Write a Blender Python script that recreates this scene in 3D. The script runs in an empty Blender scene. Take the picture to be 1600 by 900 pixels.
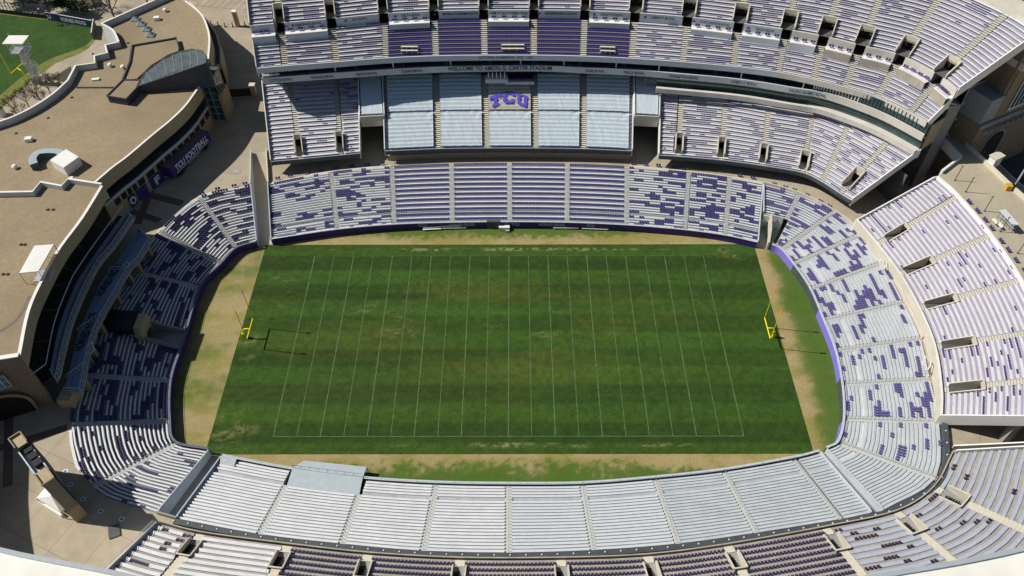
import bpy, math, random
import numpy as np
from mathutils import Vector, Matrix
random.seed(7)
SC = bpy.context.scene
COL = SC.collection
# ---------------------------------------------------------------- camera
cam = bpy.data.cameras.new('camera')
camo = bpy.data.objects.new('camera', cam); COL.objects.link(camo)
cam.angle = 2*math.atan(800/1229.188); cam.clip_start = 1; cam.clip_end = 3000
CAM = (0.995, -104.472, 133.338)
rt = (0.999993, 0.002276, -0.003134)
def _cam():
    yaw, p, r = -2.27600557e-03, 8.43566552e-01, -3.13356770e-03
    d = Vector((math.sin(yaw)*math.cos(p), math.cos(yaw)*math.cos(p), -math.sin(p)))
    x = Vector((math.cos(yaw), -math.sin(yaw), 0)); u = x.cross(d)
    x2 = x*math.cos(r)+u*math.sin(r); u2 = x2.cross(d)
    m = Matrix((x2, u2, -d)).transposed().to_4x4(); m.translation = Vector(CAM)
    return m
camo.matrix_world = _cam()
SC.camera = camo
# ---------------------------------------------------------------- light
W = bpy.data.worlds.new('World'); SC.world = W; W.use_nodes = True
nt = W.node_tree
sky = nt.nodes.new('ShaderNodeTexSky'); sky.sky_type = 'NISHITA'; sky.sun_disc = False
SDIR = Vector((-0.976, 0.14, 1.0))
sky.sun_elevation = math.radians(45.4); sky.sun_rotation = math.radians(278.2)
sky.air_density = 1.0; sky.dust_density = 0.6
bg = nt.nodes['Background']; bg.inputs[1].default_value = 0.052
nt.links.new(sky.outputs[0], bg.inputs[0])
sun = bpy.data.lights.new('sun', 'SUN'); sun.energy = 5.0; sun.angle = math.radians(0.5); sun.color = (1.0, 0.95, 0.86)
suno = bpy.data.objects.new('sun', sun); COL.objects.link(suno)
suno.rotation_euler = SDIR.to_track_quat('Z', 'Y').to_euler(); suno.location = (-100, 20, 150)
SC.view_settings.view_transform = 'Standard'; SC.view_settings.look = 'None'
SC.view_settings.exposure = 0.0; SC.view_settings.gamma = 1.0; SC.view_settings.use_curve_mapping = False

# ---------------------------------------------------------------- materials
MATS = {}
def mat(name, col, rough=.8, var=.12, scale=1.0, col2=None, metal=0, stain=0, stain_scale=.15, bump=0, vcol=False, spec=.3, stretch=None):
    """procedural: base colour modulated by two noises, optional larger stains"""
    if name in MATS: return MATS[name]
    m = bpy.data.materials.new(name); m.use_nodes = True
    t = m.node_tree; N = t.nodes; L = t.links; b = N['Principled BSDF']
    b.inputs['Roughness'].default_value = rough; b.inputs['Metallic'].default_value = metal
    b.inputs['Specular IOR Level'].default_value = spec
    tc = N.new('ShaderNodeTexCoord')
    src = tc.outputs['Object']
    if stretch:
        mp = N.new('ShaderNodeMapping'); mp.inputs['Scale'].default_value = stretch
        L.new(src, mp.inputs[0]); src = mp.outputs[0]
    nz = N.new('ShaderNodeTexNoise'); nz.inputs['Scale'].default_value = scale; nz.inputs['Detail'].default_value = 6; nz.inputs['Roughness'].default_value = .65
    L.new(src, nz.inputs['Vector'])
    rmp = N.new('ShaderNodeMapRange'); rmp.inputs[1].default_value = .3; rmp.inputs[2].default_value = .7
    rmp.inputs[3].default_value = 1-var; rmp.inputs[4].default_value = 1+var
    L.new(nz.outputs[0], rmp.inputs[0])
    mx = N.new('ShaderNodeMix'); mx.data_type = 'RGBA'; mx.blend_type = 'MULTIPLY'; mx.inputs[0].default_value = 1
    if vcol:
        at = N.new('ShaderNodeAttribute'); at.attribute_name = 'Col'; L.new(at.outputs['Color'], mx.inputs[6])
    else:
        mx.inputs[6].default_value = (*col, 1)
    L.new(rmp.outputs[0], mx.inputs[7]); out = mx.outputs[2]
    if stain or col2:
        n2 = N.new('ShaderNodeTexNoise'); n2.inputs['Scale'].default_value = stain_scale; n2.inputs['Detail'].default_value = 8; n2.inputs['Roughness'].default_value = .6
        L.new(src, n2.inputs['Vector'])
        r2 = N.new('ShaderNodeMapRange'); r2.inputs[1].default_value = .42; r2.inputs[2].default_value = .68
        r2.inputs[3].default_value = 0; r2.inputs[4].default_value = stain or 1
        L.new(n2.outputs[0], r2.inputs[0])
        m2 = N.new('ShaderNodeMix'); m2.data_type = 'RGBA'; L.new(r2.outputs[0], m2.inputs[0])
        L.new(out, m2.inputs[6]); m2.inputs[7].default_value = (*(col2 or tuple(c*.45 for c in col)), 1)
        out = m2.outputs[2]
    L.new(out, b.inputs['Base Color'])
    if bump:
        bp = N.new('ShaderNodeBump'); bp.inputs['Strength'].default_value = bump; bp.inputs['Distance'].default_value = .1
        L.new(nz.outputs[0], bp.inputs['Height']); L.new(bp.outputs[0], b.inputs['Normal'])
    MATS[name] = m
    return m
ALU = mat('aluminium_deck', (.40, .43, .45), .55, .14, .8, stain=.25, stain_scale=.3, spec=.5)
ALU_L = mat('pale_deck', (.54, .56, .58), .55, .1, .8, stain=.2, stain_scale=.3, spec=.5)
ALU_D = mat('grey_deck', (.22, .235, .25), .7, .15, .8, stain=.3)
BENCH = mat('bench_white', (.68, .69, .72), .45, .10, .6, stain=.15, stain_scale=.2)
BENCH_G = mat('bench_silver', (.50, .54, .58), .5, .12, .5, stain=.15, stain_scale=.2)
CONC = mat('concrete', (.42, .38, .31), .85, .12, .6, stain=.35, stain_scale=.25)
CONC_G = mat('concrete_grey', (.30, .30, .29), .85, .12, .6, stain=.3)
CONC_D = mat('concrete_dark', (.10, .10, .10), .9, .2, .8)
DECK_U = mat('deck_upper', (.38, .36, .43), .85, .15, .8, stain=.3)
AISLE = mat('aisle_cream', (.62, .58, .47), .8, .1, 2)
AISLE_G = mat('aisle_grey', (.50, .51, .50), .7, .12, 2)
CREAM = mat('cream_wall', (.60, .56, .47), .8, .08, .5, stain=.2)
WHITE = mat('white_paint', (.78, .77, .74), .6, .05, .5, stain=.12)
FASC = mat('fascia_grey', (.56, .60, .64), .6, .06, .3)
FASC_W = mat('fascia_stone', (.62, .59, .53), .8, .08, .4, stain=.2)
PURPLE = mat('seat_purple', (.062, .048, .20), .5, .2, 3, spec=.4)
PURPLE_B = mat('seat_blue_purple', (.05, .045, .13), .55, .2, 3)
PURPLE_D = mat('seat_dark_purple', (.034, .022, .08), .55, .2, 3)
PAD = mat('pad_purple', (.055, .03, .20), .6, .15, .8)
PAD_L = mat('pad_violet', (.22, .17, .62), .6, .1, .8)
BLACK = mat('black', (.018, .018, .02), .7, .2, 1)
RAIL = mat('rail_dark', (.07, .08, .09), .5, .2, 1)
RAIL_L = mat('rail_pale', (.50, .55, .60), .4, .1, 1)
GLASS = mat('glass_teal', (.035, .085, .09), .08, .4, .5, spec=.8)
GLASS_B = mat('glass_pale', (.16, .25, .30), .12, .3, .5, spec=.8)
ROOF = mat('roof_gravel', (.31, .245, .155), .95, .15, 1.2, col2=(.215, .17, .11), stain=.75, stain_scale=.05, bump=.3)
ROOF2 = mat('roof_gravel_b', (.28, .22, .14), .95, .1, 1.5, stain=.2)
METALROOF = mat('metal_roof', (.085, .11, .12), .8, .25, .9, spec=.15, stain=.4, stain_scale=.4)
BRICK = mat('brick_tan', (.27, .215, .145), .9, .3, 2.5, stain=.2)
BRICK_L = mat('stone_tan', (.42, .34, .22), .9, .15, 1.5, stain=.2)
SLATE = mat('slate_wall', (.06, .065, .085), .7, .4, 1.2)
YELLOW = mat('yellow_paint', (.80, .66, .02), .45, .05, 1)
ORANGE = mat('orange_ribbon', (.85, .10, .04), .7, .1, 1)
STEEL = mat('steel', (.45, .47, .48), .4, .1, 1, metal=.3)
TARP = mat('tarp_pale', (.50, .58, .64), .6, .05, .8)
TARP_S = mat('tarp_sand', (.46, .43, .37), .6, .05, .8)
TARP_B = mat('tarp_blue', (.20, .26, .35), .6, .1, .8)
LOGO = mat('logo_purple', (.10, .08, .55), .5, .06, 2)
INK = mat('lettering_dark', (.03, .035, .045), .6, .1, 2)
LETW = mat('lettering_white', (.75, .75, .78), .6, .05, 2)
PLAZA_RAMP = mat('ramp_concrete', (.45, .40, .31), .9, .1, .4, stain=.3)
TRUNK = mat('bark', (.09, .07, .055), .95, .3, 3)
LEAF = mat('foliage', (.035, .05, .02), .8, .4, 2)
PLAZA_SHADE = mat('asphalt', (.07, .07, .075), .9, .15, .6)
ROOFW = mat('roof_white', (.80, .79, .74), .7, .06, .3, col2=(.62, .58, .48), stain=.45, stain_scale=.12)
PAVE = mat('pavers', (.13, .11, .10), .9, .15, .5)
SKIN_RED = mat('red_cloth', (.25, .03, .03), .8)

def plaza_mat():
    m = mat('plaza_concrete', (.42, .36, .265), .9, .12, .35, col2=(.30, .255, .185), stain=.6, stain_scale=.07)
    t = m.node_tree; N = t.nodes; L = t.links; b = N['Principled BSDF']
    out = b.inputs['Base Color'].links[0].from_socket
    tc = N.new('ShaderNodeTexCoord'); mp = N.new('ShaderNodeMapping'); mp.inputs['Rotation'].default_value = (0, 0, .42)
    L.new(tc.outputs['Object'], mp.inputs[0])
    br = N.new('ShaderNodeTexBrick'); br.offset = 0; br.inputs['Scale'].default_value = 1
    br.inputs['Brick Width'].default_value = 7; br.inputs['Row Height'].default_value = 7; br.inputs['Mortar Size'].default_value = .05
    br.inputs['Color1'].default_value = (1, 1, 1, 1); br.inputs['Color2'].default_value = (.93, .93, .94, 1); br.inputs['Mortar'].default_value = (.62, .6, .58, 1)
    L.new(mp.outputs[0], br.inputs['Vector'])
    mx = N.new('ShaderNodeMix'); mx.data_type = 'RGBA'; mx.blend_type = 'MULTIPLY'; mx.inputs[0].default_value = 1
    L.new(out, mx.inputs[6]); L.new(br.outputs[0], mx.inputs[7]); L.new(mx.outputs[2], b.inputs['Base Color'])
    return m
PLAZA = plaza_mat()

# ---------------------------------------------------------------- mesh helpers
ORG = {}
class MB:
    def __init__(s): s.v = []; s.f = []; s.m = []; s.mats = []; s.c = None
    def mi(s, m):
        if m not in s.mats: s.mats.append(m)
        return s.mats.index(m)
    def poly(s, pts, m):
        k = len(s.v); s.v += [tuple(p) for p in pts]; s.f.append(tuple(range(k, k+len(pts)))); s.m.append(s.mi(m))
    def prism(s, pts, z0, z1, m, mtop=None, bottom=True):
        """pts: list of (x,y[,..]); z0/z1 number or list"""
        n = len(pts)
        a = sum(pts[i][0]*pts[(i+1) % n][1]-pts[(i+1) % n][0]*pts[i][1] for i in range(n))
        idx = list(range(n)) if a > 0 else list(range(n))[::-1]
        Z0 = z0 if isinstance(z0, (list, tuple)) else [z0]*n
        Z1 = z1 if isinstance(z1, (list, tuple)) else [z1]*n
        k = len(s.v)
        for i in idx: s.v.append((pts[i][0], pts[i][1], Z0[i]))
        for i in idx: s.v.append((pts[i][0], pts[i][1], Z1[i]))
        s.f.append(tuple(range(k+n, k+2*n))); s.m.append(s.mi(mtop or m))
        if bottom: s.f.append(tuple(range(k+n-1, k-1, -1))); s.m.append(s.mi(m))
        for i in range(n):
            j = (i+1) % n
            s.f.append((k+i, k+j, k+n+j, k+n+i)); s.m.append(s.mi(m))
    def box(s, c, sx, sy, sz, m, rot=0, mtop=None):
        """c = centre of the base"""
        co, si = math.cos(rot), math.sin(rot)
        p = [(c[0]+x*co-y*si, c[1]+x*si+y*co) for x, y in ((-sx/2, -sy/2), (sx/2, -sy/2), (sx/2, sy/2), (-sx/2, sy/2))]
        s.prism(p, c[2], c[2]+sz, m, mtop)
    def bar(s, a, b, r, m, n=6, r2=None):
        a = Vector(a); b = Vector(b); d = (b-a)
        if d.length < 1e-6: return
        x = d.orthogonal().normalized(); y = d.normalized().cross(x); k = len(s.v); r2 = r if r2 is None else r2
        for P, R in ((a, r), (b, r2)):
            for i in range(n):
                t = 2*math.pi*i/n; s.v.append(tuple(P+x*(R*math.cos(t))+y*(R*math.sin(t))))
        M = s.mi(m)
        for i in range(n):
            j = (i+1) % n; s.f.append((k+i, k+j, k+n+j, k+n+i)); s.m.append(M)
        s.f.append(tuple(range(k+n-1, k-1, -1))); s.m.append(M); s.f.append(tuple(range(k+n, k+2*n))); s.m.append(M)
    def wall(s, pts, z0, z1, th, m, mtop=None, closed=False):
        """vertical wall along polyline with thickness; z0/z1 number or per-point list"""
        n = len(pts); P = [Vector((p[0], p[1])) for p in pts]
        Z0 = z0 if isinstance(z0, (list, tuple)) else [z0]*n
        Z1 = z1 if isinstance(z1, (list, tuple)) else [z1]*n
        off = []
        for i in range(n):
            a = P[max(i-1, 0)]; b = P[min(i+1, n-1)]; d = (b-a).normalized(); off.append(Vector((-d.y, d.x))*th/2)
        k = len(s.v)
        for i in range(n):
            for sg in (1, -1):
                q = P[i]+off[i]*sg
                s.v.append((q.x, q.y, Z0[i])); s.v.append((q.x, q.y, Z1[i]))
        M = s.mi(m); T = s.mi(mtop or m)
        for i in range(n-1):
            a = k+4*i; b = a+4
            s.f += [(a, a+1, b+1, b), (a+2, b+2, b+3, a+3), (a+1, a+3, b+3, b+1), (a, b, b+2, a+2)]; s.m += [M, M, T, M]
        for e in (0, n-1):
            a = k+4*e; s.f.append((a, a+2, a+3, a+1)); s.m.append(M)
    def build(s, name, parent=None, label=None, cat=None, group=None, kind=None, smooth=False):
        if not s.v: return None
        me = bpy.data.meshes.new(name)
        V = np.array(s.v, dtype=float)
        root = parent
        if parent is None:
            lo = V.min(0); hi = V.max(0); org = Vector(((lo[0]+hi[0])/2, (lo[1]+hi[1])/2, lo[2]))
        else: org = ORG[parent.name]
        V -= np.array(org)
        me.from_pydata(V.tolist(), [], s.f)
        for m in s.mats: me.materials.append(m)
        me.polygons.foreach_set('material_index', s.m)
        if smooth: me.polygons.foreach_set('use_smooth', [True]*len(s.f))
        if s.c is not None:
            at = me.color_attributes.new('Col', 'FLOAT_COLOR', 'POINT'); at.data.foreach_set('color', np.array(s.c, dtype=float).ravel())
        me.update()
        o = bpy.data.objects.new(name, me); COL.objects.link(o)
        if parent is None: o.location = org
        else: o.parent = parent
        ORG[o.name] = org
        tag(o, label, cat, group, kind)
        return o
def tag(o, label=None, cat=None, group=None, kind=None):
    if label: o['label'] = label
    if cat: o['category'] = cat
    if group: o['group'] = group
    if kind: o['kind'] = kind
def thing(name, label, cat, loc, group=None):
    o = bpy.data.objects.new(name, None); COL.objects.link(o); o.location = loc; o.empty_display_size = .5
    ORG[o.name] = Vector(loc); tag(o, label, cat, group); return o
def copy_tree(o, delta, label):
    c = o.copy(); COL.objects.link(c); c.location = o.location+Vector(delta); c['label'] = label
    ORG[c.name] = Vector(c.location)
    for ch in list(o.children):
        d = ch.copy(); COL.objects.link(d); d.parent = c
        for g in list(ch.children):
            e = g.copy(); COL.objects.link(e); e.parent = d
    return c
_rng = np.random.RandomState(5)
_G = _rng.rand(256, 256)
def vn(x, y, s=0):
    x = np.asarray(x, float)+s*17.3; y = np.asarray(y, float)+s*9.1
    xi = np.floor(x).astype(int); yi = np.floor(y).astype(int); fx = x-xi; fy = y-yi
    fx = fx*fx*(3-2*fx); fy = fy*fy*(3-2*fy)
    g = lambda a, b: _G[a % 256, b % 256]
    return (g(xi, yi)*(1-fx)+g(xi+1, yi)*fx)*(1-fy)+(g(xi, yi+1)*(1-fx)+g(xi+1, yi+1)*fx)*fy
def fbm(x, y, s=0, o=4):
    a = .5; r = 0; t = 0
    for i in range(o): r = r+a*vn(x*2**i, y*2**i, s+i); t += a; a *= .55
    return r/t
def spline(P, closed=False):
    P = [Vector(p) for p in P]; n = len(P)
    def f(u):
        i = int(min(max(math.floor(u), 0), n-2)); t = u-i
        p1, p2 = P[i], P[i+1]; p0 = P[i-1] if i > 0 else p1*2-p2; p3 = P[i+2] if i+2 < n else p2*2-p1
        return .5*((2*p1)+(p2-p0)*t+(2*p0-5*p1+4*p2-p3)*t*t+(3*p1-p0-3*p2+p3)*t*t*t)
    return f
def curve(P, k=6):
    f = spline(P); n = len(P)
    return [f(i/k) for i in range((n-1)*k+1)]
# ---- lettering
def text_geo(body, size=1.0, bold=.0):
    c = bpy.data.curves.new('t', 'FONT'); c.body = body; c.size = size; c.offset = bold; c.resolution_u = 3
    o = bpy.data.objects.new('t', c); COL.objects.link(o)
    dg = bpy.context.evaluated_depsgraph_get(); me = o.evaluated_get(dg).to_mesh()
    v = [tuple(x.co) for x in me.vertices]; f = [tuple(p.vertices) for p in me.polygons]
    o.evaluated_get(dg).to_mesh_clear(); COL.objects.unlink(o); bpy.data.objects.remove(o); bpy.data.curves.remove(c)
    return v, f
def text_mb(body, fmap, m, height, width=None, bold=.0, mb=None):
    """fmap(s, h) -> 3D ; s along from -w/2..w/2, h 0..height"""
    v, f = text_geo(body, 1.0, bold)
    xs = [p[0] for p in v]; ys = [p[1] for p in v]
    x0, x1, y0, y1 = min(xs), max(xs), min(ys), max(ys)
    ky = height/(y1-y0); kx = ky if width is None else width/(x1-x0)
    mb = mb or MB(); k = len(mb.v); M = mb.mi(m); wd = (x1-x0)*kx
    mb.v += [tuple(fmap((p[0]-x0)*kx-wd/2, (p[1]-y0)*ky)) for p in v]
    mb.f += [tuple(k+i for i in q) for q in f]; mb.m += [M]*len(f)
    return mb
def block_letters(text, fmap, m, H, Wd, mb=None):
    """slab block letters TCU on a 0..1 grid"""
    mb = mb or MB()
    shapes = {'T': [[(0, .74), (0, 1), (1, 1), (1, .74), (1, .6), (.84, .6), (.84, .74), (.66, .74), (.66, .22), (.8, .22), (.8, 0), (.2, 0), (.2, .22), (.34, .22), (.34, .74), (.16, .74), (.16, .6), (0, .6)]],
              'C': [[(.2, 0), (0, .2), (0, .8), (.2, 1), (.8, 1), (1, .8), (1, .62), (.7, .62), (.7, .76), (.32, .76), (.32, .24), (.7, .24), (.7, .38), (1, .38), (1, .2), (.8, 0)]],
              'U': [[(.1, .78), (0, .78), (0, 1), (.45, 1), (.45, .78), (.36, .78), (.36, .24), (.64, .24), (.64, .78), (.55, .78), (.55, 1), (1, 1), (1, .78), (.92, .78), (.92, .16), (.76, 0), (.24, 0), (.08, .16), (.08, .78)]]}
    n = len(text)
    for i, ch in enumerate(text):
        for sh in shapes[ch]:
            xa = -Wd/2+Wd*(i+.04)/n; ww = Wd/n*.9
            pts = [fmap(xa+p[0]*ww, p[1]*H) for p in sh]
            from mathutils.geometry import tessellate_polygon
            tr = tessellate_polygon([[Vector((p[0], p[1], 0)) for p in sh]])
            k = len(mb.v); mb.v += [tuple(p) for p in pts]; M = mb.mi(m)
            for t in tr: mb.f.append(tuple(k+q for q in t)); mb.m.append(M)
    return mb
def curve_mapper(P, center, out=.07, z=0, rev=False):
    """P: list of points along; returns fmap on vertical face, letters centred nearest to `center`; `out` pushes to the right-hand side of the travel"""
    pts = [Vector((p[0], p[1])) for p in P]
    L = [0]
    for a, b in zip(pts, pts[1:]): L.append(L[-1]+(b-a).length)
    c = Vector((center[0], center[1])); best = min(range(len(pts)), key=lambda i: (pts[i]-c).length); s0 = L[best]
    if 0 < best < len(pts)-1:
        d = (pts[best+1]-pts[best-1]).normalized(); s0 += (c-pts[best]).dot(d)
    def f(s, h):
        t = min(max(s0+s, 0), L[-1]-1e-4)
        i = 0
        while L[i+1] < t: i += 1
        a, b = pts[i], pts[i+1]; k = (t-L[i])/(L[i+1]-L[i]); p = a.lerp(b, k); d = (b-a).normalized()
        n = Vector((d.y, -d.x))*out
        return (p.x+n.x, p.y+n.y, z+h)
    return f
# ---------------------------------------------------------------- grandstands
class Stand:
    def __init__(s, name, label, st, zf, zb, n, types, deck=ALU, aisle=AISLE_G, bench=BENCH, seat=PURPLE, blank=(), portals=None, skirt=None, slab=1.2,
                 skip=None, aw=.62, step=1, wide=.42, dens=None, ends=True, seed=0, loc=None, pwall=CREAM, cat='grandstand', facet=False, bench_z=.42, pitch=.56, coh=.45, bmats=None, steps_in=False, seat_h=1.0, back_only=False, pwh=1.0, dmats=None, pfloor=CONC_G, rails=False):
        s.F = spline([a[:2] for a, b in st]) if not facet else s.lin([a[:2] for a, b in st])
        s.Bk = spline([b[:2] for a, b in st]) if not facet else s.lin([b[:2] for a, b in st])
        s.st = st; s.zf, s.zb, s.n = zf, zb, n; s.ns = len(st)-1; s.seed = seed
        c = st[len(st)//2][0]; s.coh = coh; s.steps_in = steps_in; s.seat_h = seat_h; s.back_only = back_only
        s.t = thing(name, label, cat, (c[0], c[1], 0 if skirt is not None else zf-slab))
        s.deck = deck
        portals = portals or {}; skip = skip or {}
        rz = (zb-zf)/(n-1)
        Z = lambda k: zf+rz*k
        s.Z = Z; s.rz = rz
        dm = [MB() for _ in range(s.ns)]; am = {}
        benches = []; seats = []; clips = MB()
        for i in range(s.ns):
            ty = types[i] if i < len(types) else types[-1]
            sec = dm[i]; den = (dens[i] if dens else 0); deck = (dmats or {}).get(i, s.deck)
            for k in range(n):
                if k in skip.get(i, ()): continue
                t0, t1 = k/n, (k+1)/n
                La = (s.pos(i+1, t0)-s.pos(i, t0)).length
                ha = s.hw(i, k, portals, aw)/La; hb = s.hw(i+1, k, portals, aw)/La
                u0, u1 = i+ha, i+1-hb
                us = [u0+(u1-u0)*j/4 for j in range(5)]
                z = Z(k); zl = Z(k-1) if k > 0 and (k-1) not in skip.get(i, ()) else (skirt if skirt is not None else z-slab)
                A = [s.pos(u, t0) for u in us]; Bq = [s.pos(u, t1) for u in us]
                for j in range(4):
                    sec.poly([(*A[j], z), (*A[j+1], z), (*Bq[j+1], z), (*Bq[j], z)], deck)
                    sec.poly([(*A[j], zl), (*A[j+1], zl), (*A[j+1], z), (*A[j], z)], deck)
                # sides of the section (visible at portals and ends)
                zl2 = (skirt if skirt is not None else z-slab-rz)
                for a, b in ((A[0], Bq[0]), (A[-1], Bq[-1])): sec.poly([(*a, zl2), (*b, zl2), (*b, z), (*a, z)], deck)
                if skirt is None:
                    for j in range(4): sec.poly([(*A[j], z-slab), (*Bq[j], z-slab+rz), (*Bq[j+1], z-slab+rz), (*A[j+1], z-slab)], CONC_D)
                if k == n-1:
                    for j in range(4): sec.poly([(*Bq[j], zl2), (*Bq[j+1], zl2), (*Bq[j+1], z), (*Bq[j], z)], deck)
                if k in blank or ty == 'X': continue
                if ty[0] == 'T' : continue
                L = (s.pos(u1, t0)-s.pos(u0, t0)).length
                ta, tb = t0+(t1-t0)*.40, t0+(t1-t0)*(.40+wide)
                if ty == 'P':
                    if k % step == step-1 or step == 1:
                        seats += s.row_seats(u0, u1, L, t0, t1, z, pitch)
                    else:
                        uu = [u0+(u1-u0)*j/4 for j in range(5)]
                        benches.append((L/200, i, [s.pos(u, t0+.002) for u in uu], [s.pos(u, t0+(t1-t0)*.96) for u in uu], z+.07))
                    continue
                nsl = max(2, int(L/(pitch*2)))
                runs = []; cur = None
                cr = random.Random((s.seed*977+i*131+k)*7+3); ph = cr.random()*3
                for q in range(nsl):
                    uu = u0+(u1-u0)*(q+.5)/nsl
                    p = s.pos(uu, .5)
                    vv = float(vn((i*100+q*pitch*2)/3.6+s.seed*3, k/1.7, s.seed))*s.coh+float(vn((i*100+q*pitch*2)/1.9+ph*9, k*3.37+ph, s.seed+5))*(1-s.coh)
                    pu = vv > 1-den if den < .95 else True
                    if ty == 'M2' and 0.5 < den: pu = vv > 1-den
                    if pu == cur: runs[-1][2] = q+1
                    else: runs.append([pu, q, q+1]); cur = pu
                for pu, qa, qb in runs:
                    ua = u0+(u1-u0)*qa/nsl; ub = u0+(u1-u0)*qb/nsl
                    if pu: seats += s.row_seats(ua, ub, L*(qb-qa)/nsl, t0, t1, z, pitch, back_only)
                    if not pu or back_only:
                        nn = max(1, int(round((ub-ua)*4))); uu = [ua+(ub-ua)*j/nn for j in range(nn+1)]
                        pa = [s.pos(u, ta) for u in uu]; pb = [s.pos(u, tb) for u in uu]
                        benches.append((L*(qb-qa)/nsl/ (Vector((pa[0].x, pa[0].y, z))-Vector(CAM)).length, i, pa, pb, z+bench_z))
        s.sections = []
        for i in range(s.ns):
            s.sections.append(dm[i].build('seating_section', s.t))
        # aisles
        for i in range(0, s.ns+1):
            mb = MB()
            for k in range(n):
                if any(k in skip.get(j, ()) for j in (i-1, i)): continue
                if i in portals and portals[i][0] <= k < portals[i][1]:
                    mb.build('aisle_stair', s.t); mb = MB(); continue
                if s.hw(i, k, portals, aw) <= .15: continue
                for h in (0, 1):
                    t0 = (k+h*.5)/n; t1 = (k+h*.5+.5)/n; z = Z(k)+h*rz*.5-.004
                    p = s.pos(i, t0); p1 = s.pos(i, t1); d = s.tan(i, t0); e = s.hw(i, k, portals, aw)+.02
                    if k in portals.get(i, (0, 0))[0:0]: pass
                    lo = z-rz*.5 if (k or h) else (skirt if skirt is not None else z-slab)
                    el, er = (e if i > 0 else 0), (e if i < s.ns else 0)
                    a, b, c, dd = p-d*el, p+d*er, p1+d*er, p1-d*el
                    mb.poly([(*a, z), (*b, z), (*c, z), (*dd, z)], aisle)
                    mb.poly([(*a, lo), (*b, lo), (*b, z), (*a, z)], ALU_D if h or k else aisle)
            mb.build('aisle_stair', s.t)
            if rails and 0 < i < s.ns:
                hm = MB(); pv = None
                for k in range(0, n):
                    if any(k in skip.get(j, ()) for j in (i-1, i)) or (i in portals and portals[i][0] <= k < portals[i][1]):
                        hm.build('handrail', s.t); hm = MB(); pv = None; continue
                    p = s.pos(i, (k+.5)/n); q = (p.x, p.y, Z(k)+.95)
                    hm.bar((p.x, p.y, Z(k)), q, .035, STEEL, 4)
                    if pv: hm.bar(pv, q, .04, STEEL, 4)
                    pv = q
                hm.build('handrail', s.t)
        # portals
        for i, (r0, r1, hw_) in portals.items():
            mb = MB(); dk = MB()
            t0, t1 = r0/n, r1/n; d = s.tan(i, t0)
            p0, p1 = s.pos(i, t0), s.pos(i, t1)
            zfl = Z(r0)-.35 if r0 else Z(0)-.05
            L, R = -d*(hw_-.12), d*(hw_-.12)
            for e in (L, R):
                mb.wall([p0+e, p0.lerp(p1, .5)+e, p1+e], zfl-1.2, [Z(r0)+pwh, Z(r0)+(Z(r1)-Z(r0))*.5+pwh, Z(r1)+pwh], .22, pwall)
            mb.wall([p1+L, p1+R], Z(r1)-.5, Z(r1)+pwh, .25, pwall)
            mb.wall([p1+L*.98, p1+R*.98], zfl+2.3, Z(r1)-.5, .25, pwall)
            mb.build('vomitory_wall', s.t)
            a, b, c, e_ = p0+L*.97, p0+R*.97, p1+R*.97, p1+L*.97
            dk.poly([(*a, zfl), (*b, zfl), (*c, zfl), (*e_, zfl)], pfloor)
            e2 = (p1-p0).normalized()*3.0
            c2, e3 = c+e2, e_+e2
            dk.poly([(*e_, zfl), (*c, zfl), (*c2, zfl), (*e3, zfl)], BLACK)
            dk.poly([(*e3, zfl), (*c2, zfl), (*c2, zfl+2.3), (*e3, zfl+2.3)], BLACK)
            dk.poly([(*e_, zfl), (*e3, zfl), (*e3, zfl+2.3), (*e_, zfl+2.3)], BLACK)
            dk.poly([(*c, zfl), (*c2, zfl), (*c2, zfl+2.3), (*c, zfl+2.3)], BLACK)
            dk.build('vomitory_passage', s.t)
            if s.steps_in:
                sm = MB(); f_ = (p1-p0)
                for j in range(6):
                    pj = p0+f_*(.25+.11*j); sm.prism([pj+L*.8, pj+R*.1, pj+R*.1+f_*.06, pj+L*.8+f_*.06], zfl, zfl+.15+.18*j, BLACK)
                sm.build('vomitory_steps', s.t)
        # end walls
        if ends:
            for u in (0, s.ns):
                if (u == 0 and 0 in skip) or (u == s.ns and s.ns-1 in skip): rs = [k for k in range(n) if k not in skip[0 if u == 0 else s.ns-1]]
                else: rs = list(range(n))
                mb = MB(); d = s.tan(u, .5); off = -d*.1 if u == 0 else d*.1
                P = [s.pos(u, k/n)+off for k in rs]+[s.pos(u, 1)+off]; zz = [Z(k)+.75 for k in rs]; zz.append(zz[-1])
                z0 = skirt if skirt is not None else [x-slab-1.6 for x in zz]
                mb.wall(P, z0, zz, .22, WHITE if ends is True else ends); mb.build('end_wall', s.t)
        # benches: the 100 largest become parts, the rest one stuff part
        benches.sort(key=lambda r: -r[0])
        rest = MB()
        for q, (sz, i, pa, pb, z) in enumerate(benches):
            mb = MB() if q < 100 else rest
            s.plank(mb, pa, pb, z, (bmats or {}).get(i, bench))
            if q < 100: mb.build('bench', s.sections[i] or s.t)
        if rest.v: rest.build('benches', s.t, kind='stuff')
        seats.sort(key=lambda r: r[0])
        rest = MB()
        for q, (dd, p, d, nrm, z, w, bo_) in enumerate(seats):
            mb = MB() if q < 100 else rest
            s.seat(mb, p, d, nrm, z, w, seat, seat_h, bo_)
            if q < 100: mb.build('seat', s.t)
        if rest.v: rest.build('seats', s.t, kind='stuff')
    @staticmethod
    def lin(P):
        P = [Vector(p) for p in P]
        def f(u):
            i = int(min(max(math.floor(u), 0), len(P)-2)); return P[i].lerp(P[i+1], u-i)
        return f
    def pos(s, u, t): return s.F(u).lerp(s.Bk(u), t)
    def tan(s, u, t):
        e = .02; a = s.pos(max(u-e, 0), t); b = s.pos(min(u+e, s.ns), t); return (b-a).normalized()
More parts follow.
